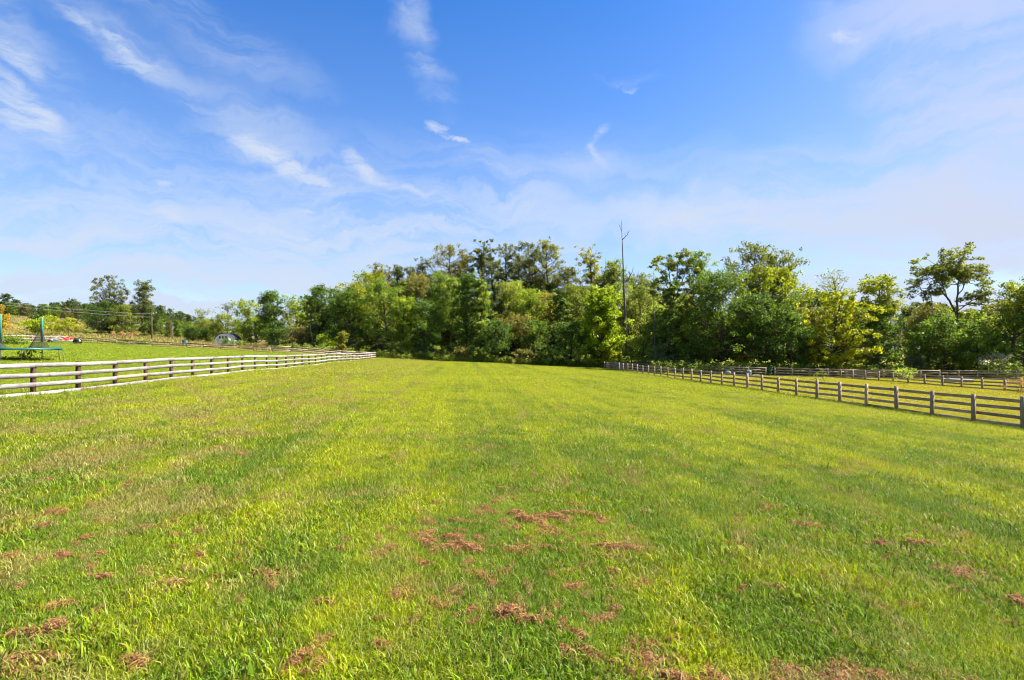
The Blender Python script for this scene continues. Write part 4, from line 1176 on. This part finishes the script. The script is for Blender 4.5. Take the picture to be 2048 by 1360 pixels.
# ------------------------------------------------------------------ background trees, copies of a few kinds
def build_background():
    kinds = []
    for i, (st, h, r, cb) in enumerate([('full', 17, 4.6, 1.0), ('round', 15, 5.2, 1.5), ('full', 20, 4.2, 2.5), ('oak', 18, 5.0, 5.0), ('column', 17, 3.4, .8), ('skirt', 16, 4.6, .4)]):
        p = dict(ST[st]); p['leaf'] = .55; p['crad'] = 1.05; p['lpc'] = 24
        tube, (V, Q, T) = tree_geo(7000 + i, h, r, cb, **p)
        kinds.append((h, mesh_np("trunk", np.vstack(tube.V), [np.vstack(x) for x in (tube.Q, tube.T) if x], M['bark']), mesh_np("crown", V, [Q], M['leaf'], {'tone': T})))
    rng = random.Random(40)
    def put(px, Y, ty, colr, label, group, kind=None):
        k = rng.randrange(len(kinds)) if kind is None else kind
        h0, tm, cm = kinds[k]
        X = wx(px, Y); g0 = gz(X, Y)
        h = max(6.0, wz(ty, Y) - g0); s = h / h0
        root = empty("background_tree", (X, Y, g0), rng.random() * 6.28)
        root.scale = (s * rng.uniform(.9, 1.2), s * rng.uniform(.9, 1.2), s)
        tag(root, label, "tree", group)
        a = link(bpy.data.objects.new("trunk", tm)); a.parent = root
        b = link(bpy.data.objects.new("crown", cm)); b.parent = root; b.color = (*colr, 1)
    FAR = (.062, .092, .030); FAR2 = (.078, .112, .028); FAR3 = (.135, .135, .045)
    gl = "far trees on the ridge beyond the straw hill"
    for px, ty in [(-30, 590), (14, 588), (34, 600), (56, 607), (80, 608), (100, 613), (119, 606), (146, 598), (166, 607), (188, 606), (236, 606), (262, 610), (306, 611), (322, 612), (341, 617), (360, 623), (378, 630), (398, 634), (420, 637), (440, 640)]:
        put(px + rng.uniform(-3, 3), rng.uniform(262, 285), ty, rng.choice((FAR, FAR2, FAR)), "distant dark green tree on the ridge beyond the straw hill", gl)
    for k in range(34):
        px = -40 + k * 14.5 + rng.uniform(-5, 5)
        put(px, rng.uniform(285, 310), float(np.interp(px, [-40, 60, 150, 300, 360, 480], [598, 612, 604, 618, 628, 645])) + rng.uniform(-4, 6), rng.choice((FAR, FAR2, DARK)), "distant dark green tree on the ridge beyond the straw hill", gl)
    gm = "nearer trees below the far ridge on the left"
    for px, ty in [(-15, 615), (25, 618), (48, 620), (66, 626), (92, 622), (112, 628), (132, 618), (155, 622), (176, 628), (200, 625), (308, 630), (325, 634), (338, 650), (352, 640), (368, 646), (382, 644), (395, 650), (425, 645), (444, 650), (470, 640), (486, 645), (530, 640), (520, 630), (575, 625)]:
        put(px + rng.uniform(-3, 3), rng.uniform(205, 245) if px < 300 else rng.uniform(165, 200), ty, rng.choice((FAR2, FAR3, MID)), "dull green tree in the lower row in front of the far ridge", gm)
    gb = "deep wood behind the front rows at the pasture's end"
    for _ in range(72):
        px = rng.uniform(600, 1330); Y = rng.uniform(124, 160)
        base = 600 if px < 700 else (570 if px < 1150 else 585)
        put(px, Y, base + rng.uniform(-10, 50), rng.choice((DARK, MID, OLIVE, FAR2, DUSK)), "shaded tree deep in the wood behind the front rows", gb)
    gr = "distant trees glimpsed behind the right-hand trees"
    for px, ty in [(1595, 588), (1622, 580), (1645, 585), (1700, 600), (1725, 606), (1815, 612), (1845, 606), (1870, 606), (1900, 612), (1935, 618), (1975, 612), (2010, 600), (2050, 595), (1575, 590), (1550, 600), (1330, 590), (1370, 585), (1300, 590), (1600, 640), (1640, 645), (1690, 640), (1720, 650), (1745, 645), (1790, 650), (1860, 650), (1910, 645), (1960, 650), (2020, 640), (1500, 640), (1450, 645), (1400, 640)]:
        put(px, rng.uniform(205, 250), ty, rng.choice((FAR, FAR2, FAR3)), "bluish distant tree glimpsed behind the right-hand trees", gr)
    ge = "filler trees behind the right-hand group"
    for _ in range(20):
        px = rng.uniform(1320, 1600); Y = rng.uniform(101, 118)
        put(px, Y, rng.uniform(590, 640), rng.choice((DARK, MID, OLIVE, YGREEN)), "tree half hidden behind the big right-hand group", ge)
    for px in (1625, 1700, 1735, 1880, 1920, 1960, 2000, 2045, 2080):
        Y = rng.uniform(96, 108)
        put(px, Y, rng.uniform(612, 640), rng.choice((MID, OLIVE, VINE)), "tree half hidden behind the right-hand fence-side trees", "filler trees behind the right-hand fence side")
build_background()

# ------------------------------------------------------------------ dead trees
def snag(name, label, px0, px1, Y, ty, r0, forks, mat, seed):
    rng = np.random.default_rng(seed)
    X = wx(px0, Y); g0 = gz(X, Y); h = wz(ty, Y) - g0
    root = empty(name, (X, Y, g0)); tag(root, label, "dead tree")
    dx = wx(px1, Y) - X
    t = np.linspace(0, 1, 12)
    P = np.stack([dx * t + np.cumsum(rng.normal(0, .035, 12)) * (t > .1), rng.normal(0, .03, 12), -.3 + (h + .3) * t], 1)
    mb = MB(); mb.tube(P, np.clip(r0 * (1.1 - t * 1.02), .02, 1), 8); mb.build("trunk", M[mat], root, smooth=True)
    for f, ddx, dh, rr in forks:
        a = np.array([np.interp(f, t, P[:, k]) for k in range(3)])
        tt = np.linspace(0, 1, 6)[:, None]
        e = a + np.array([ddx, rng.normal(0, .3), dh]); c = (a + e) / 2 + np.array([ddx * .25, 0, -dh * .1])
        pl = (1 - tt) ** 2 * a + 2 * tt * (1 - tt) * c + tt ** 2 * e + rng.normal(0, .03, (6, 3)) * (tt > .1)
        mb = MB(); mb.tube(pl, np.linspace(rr, rr * .25, 6), 5)
        for q in range(3):
            s = pl[2 + q]; mb.tube([s, s + np.array([rng.normal(0, .35), rng.normal(0, .2), .35 + rng.random() * .6])], [rr * .4, rr * .12], 4)
        mb.build("branch", M[mat], root, smooth=True)
snag("dead_tree", "tall bare dead trunk with a forked tip towering beside the bright oval tree", 1254, 1242, 108, 441, .34, [(.87, 1.3, 1.7, .085), (.93, -.45, 1.3, .05), (.58, 2.0, 3.2, .09), (.55, -1.1, 1.6, .06), (.66, .8, 1.2, .04)], 'snag', 1)
snag("dead_tree", "bare grey twiggy tree on the skyline left of the dead trunk", 1208, 1211, 131, 516, .16, [(.62, -1.0, 3.0, .06), (.70, 1.1, 2.6, .06), (.8, -.5, 1.7, .04), (.84, .6, 1.5, .04), (.75, 1.7, 1.0, .03)], 'snag', 2)
snag("dead_tree", "thin whitish crooked dead stem in front of the dark trees left of the wood", 628, 619, 111, 626, .10, [(.8, .5, .7, .03)], 'pale_bark', 3)
snag("dead_tree", "straight grey bare stem right of the whitish crooked stem", 634, 632, 110.5, 648, .11, [(.7, .4, .6, .03)], 'snag', 4)
snag("dead_tree", "bare branching tree left of the upswept-limbed tree", 1312, 1306, 99, 528, .12, [(.6, -1.6, 2.6, .05), (.7, -.9, 2.0, .04), (.78, .8, 1.6, .04), (.85, -.5, 1.0, .03)], 'snag', 5)
snag("dead_tree", "crooked dark dead limb tree right of the towering dead trunk", 1262, 1276, 113, 540, .15, [(.85, .9, 1.0, .05), (.75, -.9, 1.6, .05), (.92, -.3, .9, .03)], 'snag', 6)

# visible limbs of the spreading tree are in its trunk mesh; add the pale sloping one as its own fallen bough
def fallen_bough():
    Y = 89.0
    pts = [(1862, 590), (1868, 628), (1890, 650), (1912, 668), (1921, 690)]
    root = empty("leaning_bough", (wx(1912, Y), Y, gz(wx(1912, Y), Y)))
    tag(root, "pale sloping bare bough under the tall spreading tree", "bough")
    L = root.location
    P = np.array([(wx(a, Y) - L.x, .25 * i, wz(b, Y) - L.z) for i, (a, b) in enumerate(pts)] + [(.55, 1.4, 0.0)])
    mb = MB(); mb.tube(P, np.array([.05, .09, .12, .14, .16, .2]), 7); mb.build("limb", M['pale_bark'], root, smooth=True)
fallen_bough()

# ------------------------------------------------------------------ trampoline
def build_trampoline():
    Y = 39.0; px = 46
    X = wx(px, Y); g0 = gz(X, Y); top = wz(697.5, Y) - g0; R = 2.14
    root = empty("trampoline", (X, Y, g0))
    tag(root, "round teal trampoline with foam poles and a collapsed black net", "trampoline")
    a = np.linspace(0, 2 * PI, 41)
    mb = MB(); mb.tube(np.stack([R * np.cos(a), R * np.sin(a), np.full(41, top - .06)], 1), .03, 6, cap=False); mb.build("frame", M['steel'], root, smooth=True)
    mb = MB(); mb.lathe([(.01, top - .045), (R * .86, top - .045), (R * .86, top - .055), (.01, top - .055)], sides=40); mb.build("jumping_mat", M['black'], root)
    # padding sags and buckles
    rng = np.random.default_rng(3); n = 48
    aa = np.linspace(0, 2 * PI, n, endpoint=False); wav = .035 * np.sin(aa * 7) + .03 * np.sin(aa * 4 + 1) + .02
    rows = []
    for rr, dz in ((R * .84, -.02), (R * .90, .05), (R * 1.0, .05), (R * 1.035, 0.0), (R * 1.03, -.07)):
        rows.append(np.stack([rr * np.cos(aa), rr * np.sin(aa), top + dz + wav * (1 if dz > 0 else .5)], 1))
    V = np.vstack(rows); i = np.arange(4)[:, None] * n; j = np.arange(n)[None, :]; k = (j + 1) % n
    mb = MB(); mb.add(V, np.stack([i + j, i + k, i + n + k, i + n + j], -1).reshape(-1, 4)); mb.build("padding", M['teal'], root, smooth=True)
    for q in range(4):
        t = q * PI / 2 + .45
        c, s = math.cos(t), math.sin(t); u, v = -s, c; w = .55
        P = [(R * c + u * w, R * s + v * w, top - .08), (R * c * 1.02 + u * w, R * s * 1.02 + v * w, .12), (R * c * 1.02 + u * (w - .1), R * s * 1.02 + v * (w - .1), .03), (R * c * 1.02 - u * (w - .1), R * s * 1.02 - v * (w - .1), .03), (R * c * 1.02 - u * w, R * s * 1.02 - v * w, .12), (R * c - u * w, R * s - v * w, top - .08)]
        mb = MB(); mb.tube(P, .024, 6); mb.build("leg", M['steel'], root, smooth=True)
    poles = []
    for ppx, dy, ph in ((84, .6, 2.26), (1, .9, 2.5)):
        x = wx(ppx, Y + dy) - X
        mb = MB(); mb.tube([(x, dy, .1), (x, dy, top + .55)], .022, 6); po = mb.build("net_pole", M['steel'], root)
        mb = MB(); mb.tube([(x, dy, top + .5), (x, dy, top + ph - .04), (x, dy, top + ph)], [.075, .075, .05], 10); mb.build("foam_sleeve", M['teal_pale'], po)
        po2 = (x, dy, ph)
        poles.append(po2)
    # net hangs in folds from each pole to the pad
    for (x, dy, ph), (wl, wr, tz) in zip(poles, ((-.85, .60, 1.85), (-.3, .55, 1.0))):
        rows = []; nn = 15
        for f in np.linspace(0, 1, 8):
            s = np.linspace(0, 1, nn)
            half = f ** 1.5
            xx = x - .05 + (wl + (wr - wl) * s) * half; yy = dy - .06 + .10 * np.sin(s * 19 + f * 2) * half - .5 * half * np.sin(s * PI)
            rows.append(np.stack([xx, yy, np.full(nn, top + .05 + tz * (1 - f))], 1))
        V = np.vstack(rows); i = np.arange(7)[:, None] * nn; j = np.arange(nn - 1)[None, :]
        mb = MB(); mb.add(V, np.stack([i + j, i + j + 1, i + nn + j + 1, i + nn + j], -1).reshape(-1, 4)); mb.build("net", M['net'], root)
build_trampoline()

# ------------------------------------------------------------------ dune buggy
def build_buggy():
    Y = 80.0; X = wx(129, Y)
    root = empty("dune_buggy", (X, Y, gz(X, Y)), .42); tag(root, "low white open buggy with red seats and black tyres at the lawn's edge", "buggy")
    # tub: side profile extruded across, nose at left
    prof = [(-1.95, .36), (-1.85, .52), (-1.25, .66), (-.85, .62), (-.55, .48), (.75, .46), (1.0, .60), (1.75, .64), (1.85, .40), (1.5, .24), (-1.6, .24)]
    n = len(prof); w = .62
    V = [(x, -w * (.7 if x < -1.2 else 1), z) for x, z in prof] + [(x, w * (.7 if x < -1.2 else 1), z) for x, z in prof]
    V += [(0, -w, .42), (0, w, .42)]
    Q = [(i, (i + 1) % n, n + (i + 1) % n, n + i) for i in range(n)]
    T = [(2 * n, (i + 1) % n, i) for i in range(n)] + [(2 * n + 1, n + i, n + (i + 1) % n) for i in range(n)]
    mb = MB(); mb.add(V, Q, T); mb.build("body", M['white'], root)
    for x, zz in ((-.22, 0), (.55, .02)):
        for yy in (-.3, .3):
            mb = MB(); mb.box((x + .05, yy, .56 + zz), (.46, .46, .16)); mb.box((x + .27, yy, .80 + zz), (.13, .44, .42), 0, .85); mb.build("seat", M['red'], root)
    mb = MB(); mb.tube([(-1.15, -.5, .64), (-.72, -.5, 1.0), (-.72, .5, 1.0), (-1.15, .5, .64)], .03, 6); mb.build("windscreen_frame", M['white'], root)
    mb = MB(); mb.tube([(-.75, -.28, .60), (-.62, -.28, .72)], .02, 5); mb.lathe([(.15, 0), (.17, .02), (.15, .04), (.13, .02), (.15, 0)], (-.60, -.28, .72), 14, 'x'); mb.build("steering_wheel", M['rubber'], root)
    for x, R, tw in ((-1.5, .30, .2), (1.55, .38, .32)):
        for yy in (-.72, .72):
            mb = MB(); mb.lathe([(R * .55, -tw / 2), (R * .9, -tw / 2), (R, -tw / 3), (R, tw / 3), (R * .9, tw / 2), (R * .55, tw / 2), (R * .55, -tw / 2)], (x, yy, R), 20, 'y'); wl = mb.build("wheel", M['rubber'], root, smooth=True)
            mb = MB(); mb.lathe([(.02, -tw * .32), (R * .56, -tw * .36), (R * .56, tw * .36), (.02, tw * .32)], (x, yy, R), 16, 'y'); mb.build("rim", M['steel'], wl)
    mb = MB(); mb.box((1.45, 0, .72), (.5, .5, .26)); mb.tube([(1.7, .2, .6), (2.0, .25, .62), (2.05, .25, .9)], .04, 6); mb.build("engine", M['rubber'], root)
build_buggy()

# ------------------------------------------------------------------ small shed
def build_shed():
    Y = 121.0; X = wx(449, Y)
    root = empty("garden_shed", (X, Y, gz(X, Y)), .12); tag(root, "small pale shed with a dark curved roof beyond the hill fence", "shed")
    w, D = 2.05, 3.9
    prof = [(-w, 0), (w, 0), (w, 1.55), (w * .86, 2.05), (w * .52, 2.62), (0, 2.85), (-w * .52, 2.62), (-w * .86, 2.05), (-w, 1.55)]
    n = len(prof)
    V = [(x, 0, z) for x, z in prof] + [(x, D, z) for x, z in prof]
    mb = MB(); mb.add(V, [(0, n, n + 1, 1)], None)
    V2 = [(0, 0, 1.2), (0, D, 1.2)]
    mb.add(V + V2, None, [(2 * n, i, (i + 1) % n) for i in range(n)] + [(2 * n + 1, n + (i + 1) % n, n + i) for i in range(n)])
    mb.build("gable_wall", M['siding'], root)
    for sgn in (-1, 1):
        mb = MB(); mb.box((sgn * w, D / 2, .78), (.08, D, 1.56)); mb.build("side_wall", M['white'], root)
    arc = [(w * 1.07, 1.5), (w * .90, 2.09), (w * .54, 2.68), (0, 2.92), (-w * .54, 2.68), (-w * .90, 2.09), (-w * 1.07, 1.5)]
    mb = MB()
    for (a, b) in zip(arc[:-1], arc[1:]):
        t = .05
        mb.hexa([(a[0], -.22, a[1]), (a[0], D + .2, a[1]), (b[0], D + .2, b[1]), (b[0], -.22, b[1]), (a[0] * 1.01, -.22, a[1] + t), (a[0] * 1.01, D + .2, a[1] + t), (b[0] * 1.01, D + .2, b[1] + t), (b[0] * 1.01, -.22, b[1] + t)])
    mb.build("roof", M['roof'], root)
    for x in (-.95, -.32, .32):
        mb = MB(); mb.box((x, -.03, 1.95), (.48, .06, .62)); f = mb.build("window", M['white'], root)
        mb = MB(); mb.box((x, -.065, 1.95), (.36, .02, .5)); mb.build("pane", M['dark'], f)
    mb = MB(); mb.box((.95, -.03, 1.15), (.7, .06, 2.0)); mb.build("door", M['siding'], root)
    mb = MB(); mb.tube([(w + .1, .3, 1.4), (w + 1.3, .2, .75)], .05, 5); mb.tube([(w + 1.2, .2, .85), (w + 1.2, .2, 0)], .05, 5); mb.tube([(w + 1.2, 2.2, .85), (w + 1.2, 2.2, 0)], .05, 5); mb.tube([(w + 1.2, .2, .8), (w + 1.2, 2.2, .8)], .05, 5); mb.build("lean_to_frame", M['timber'], root)
build_shed()

# ------------------------------------------------------------------ utility pole, wires, thin post, bin
def build_pole():
    Y = 150.0; X = wx(303.5, Y); g0 = gz(X, Y); h = wz(625, Y) - g0
    root = empty("utility_pole", (X, Y, g0)); tag(root, "wooden utility pole standing on the straw hill", "utility pole")
    mb = MB(); mb.tube([(0, 0, -.4), (0, 0, h * .6), (.02, 0, h)], [.17, .15, .11], 8); mb.build("shaft", M['pole'], root, smooth=True)
    mb = MB(); mb.box((-.1, 0, h - .45), (1.5, .12, .13)); arm = mb.build("crossarm", M['pole'], root)
    for x in (-.75, .5):
        mb = MB(); mb.lathe([(.001, 0), (.05, 0), (.07, .06), (.04, .1), (.06, .15), (.02, .2), (.001, .2)], (x, 0, h - .385), 8); mb.build("insulator", M['white'], arm)
    for (py0, py1, x0, lab) in ((628, 598, -.75, "upper pale power line running left from the utility pole"), (634.5, 604, .5, "lower pale power line running left from the utility pole")):
        a = Vector((X + x0, Y, wz(py0, Y))); b = Vector((wx(-70, 138), 138, wz(py1 - 4, 138)))
        P = []
        for t in np.linspace(0, 1, 25):
            p = a.lerp(b, t); p.z -= 1.0 * 4 * t * (1 - t) * .55; P.append((p.x - X, p.y - Y, p.z - g0))
        mb = MB(); mb.tube(P, .020, 4); o = mb.build("power_line", M['wire']); o.location = (X, Y, g0)
        tag(o, lab, "power line", "power lines over the straw hill")
    Y = 150.0; X = wx(344.5, Y); g0 = gz(X, Y)
    mb = MB(); mb.tube([(0, 0, -.3), (0, 0, wz(650, Y) - g0)], [.09, .06], 6); mb.box((.0, 0, wz(651, Y) - g0), (.5, .2, .22)); o = mb.build("light_post", M['snag']); o.location = (X, Y, g0)
    tag(o, "thin dark post with a small box on top right of the utility pole", "post")
    Y = 98.0; X = wx(370, Y); g0 = gz(X, Y)
    root = empty("trash_bin", (X, Y, g0), .3); tag(root, "small teal lidded bin on the straw slope behind the dark hill fence", "bin")
    mb = MB(); mb.box((0, 0, .62), (.62, .60, 1.0), 0, 1.18); mb.build("body", M['teal'], root)
    mb = MB(); mb.box((0, -.02, 1.16), (.80, .80, .07), 0, .9); mb.build("lid", M['teal_pale'], root)
    for sx in (-.3, .3):
        mb = MB(); mb.lathe([(.02, -.03), (.12, -.03), (.12, .03), (.02, .03)], (sx, .3, .12), 12, 'x'); mb.build("wheel", M['rubber'], root)
build_pole()

# ------------------------------------------------------------------ gate, drums and log in the right-hand paddock
def build_paddock():
    ax, ay = gate_a; bx, by = gate_b
    g0 = gz(ax, ay); L = math.hypot(bx - ax, by - ay)
    root = empty("tube_gate", (ax, ay, g0), math.atan2(by - ay, bx - ax)); tag(root, "narrow green tubular metal gate in the rear fence", "gate")
    x0, x1 = .14, L - .14
    mb = MB(); mb.tube([(x0, 0, .15), (x0, 0, 1.25)], .025, 6); mb.tube([(x1, 0, .15), (x1, 0, 1.25)], .025, 6); mb.tube([(x0, 0, 1.25), (x1, 0, 1.25)], .025, 6); mb.tube([(x0, 0, .15), (x1, 0, .15)], .025, 6); mb.build("frame", M['green'], root)
    for z in (.37, .59, .81, 1.03):
        mb = MB(); mb.tube([(x0, 0, z), (x1, 0, z)], .02, 6); mb.build("bar", M['green'], root)
    mb = MB(); mb.box((x1 - .03, -.05, .9), (.1, .05, .06)); mb.build("latch", M['steel'], root)
    for px, py, r, h, lab, lie in ((1456, 744, .36, .72, "pale blue round tub leaning against the dark rear fence", True), (1498, 748, .33, .85, "blue-grey upright drum in front of the dark rear fence", False)):
        Y = 81.0; X = wx(px, Y); g0 = gz(X, Y)
        mb = MB()
        if lie:
            mb.lathe([(.001, -h / 2), (r * .92, -h / 2), (r, -h / 2 + .06), (r, -.1), (r * 1.03, -.06), (r, 0), (r, h / 2 - .06), (r * .94, h / 2), (r * .8, h / 2 - .02), (.001, h / 2 - .02)], (0, 0, r), 20, 'y')
        else:
            mb.lathe([(.001, 0), (r * .94, 0), (r, .04), (r, h * .32), (r * 1.04, h * .34), (r, h * .36), (r, h * .66), (r * 1.04, h * .68), (r, h * .70), (r * .98, h - .03), (r * .9, h), (r * .8, h - .04), (.001, h - .04)], (0, 0, 0), 20)
        o = mb.build("plastic_drum", M['drum'], smooth=True); o.location = (X, Y, g0)
        tag(o, lab, "drum", "plastic drums by the rear fence")
    Y = 72.0; X = wx(1915, Y); g0 = gz(X, Y)
    root = empty("fallen_log", (X, Y, g0), -.05); tag(root, "pale fallen log with a dark round end lying in the yellow paddock", "log")
    mb = MB(); mb.tube([(-1.9, 0, .30), (-.8, .05, .27), (.6, .0, .26), (1.85, -.05, .25)], [.30, .26, .24, .22], 12, cap=False); mb.build("bark", M['pale_bark'], root, smooth=True)
    mb = MB(); mb.lathe([(.001, 0), (.215, 0), (.22, .04)], (1.84, -.05, .25), 12, 'x'); mb.build("cut_end", M['snag'], root)
    mb = MB(); mb.tube([(-1.0, 0, .45), (-1.3, -.1, .85), (-1.35, -.15, 1.05)], [.07, .05, .03], 6); mb.build("branch_stub", M['pale_bark'], root, smooth=True)
build_paddock()
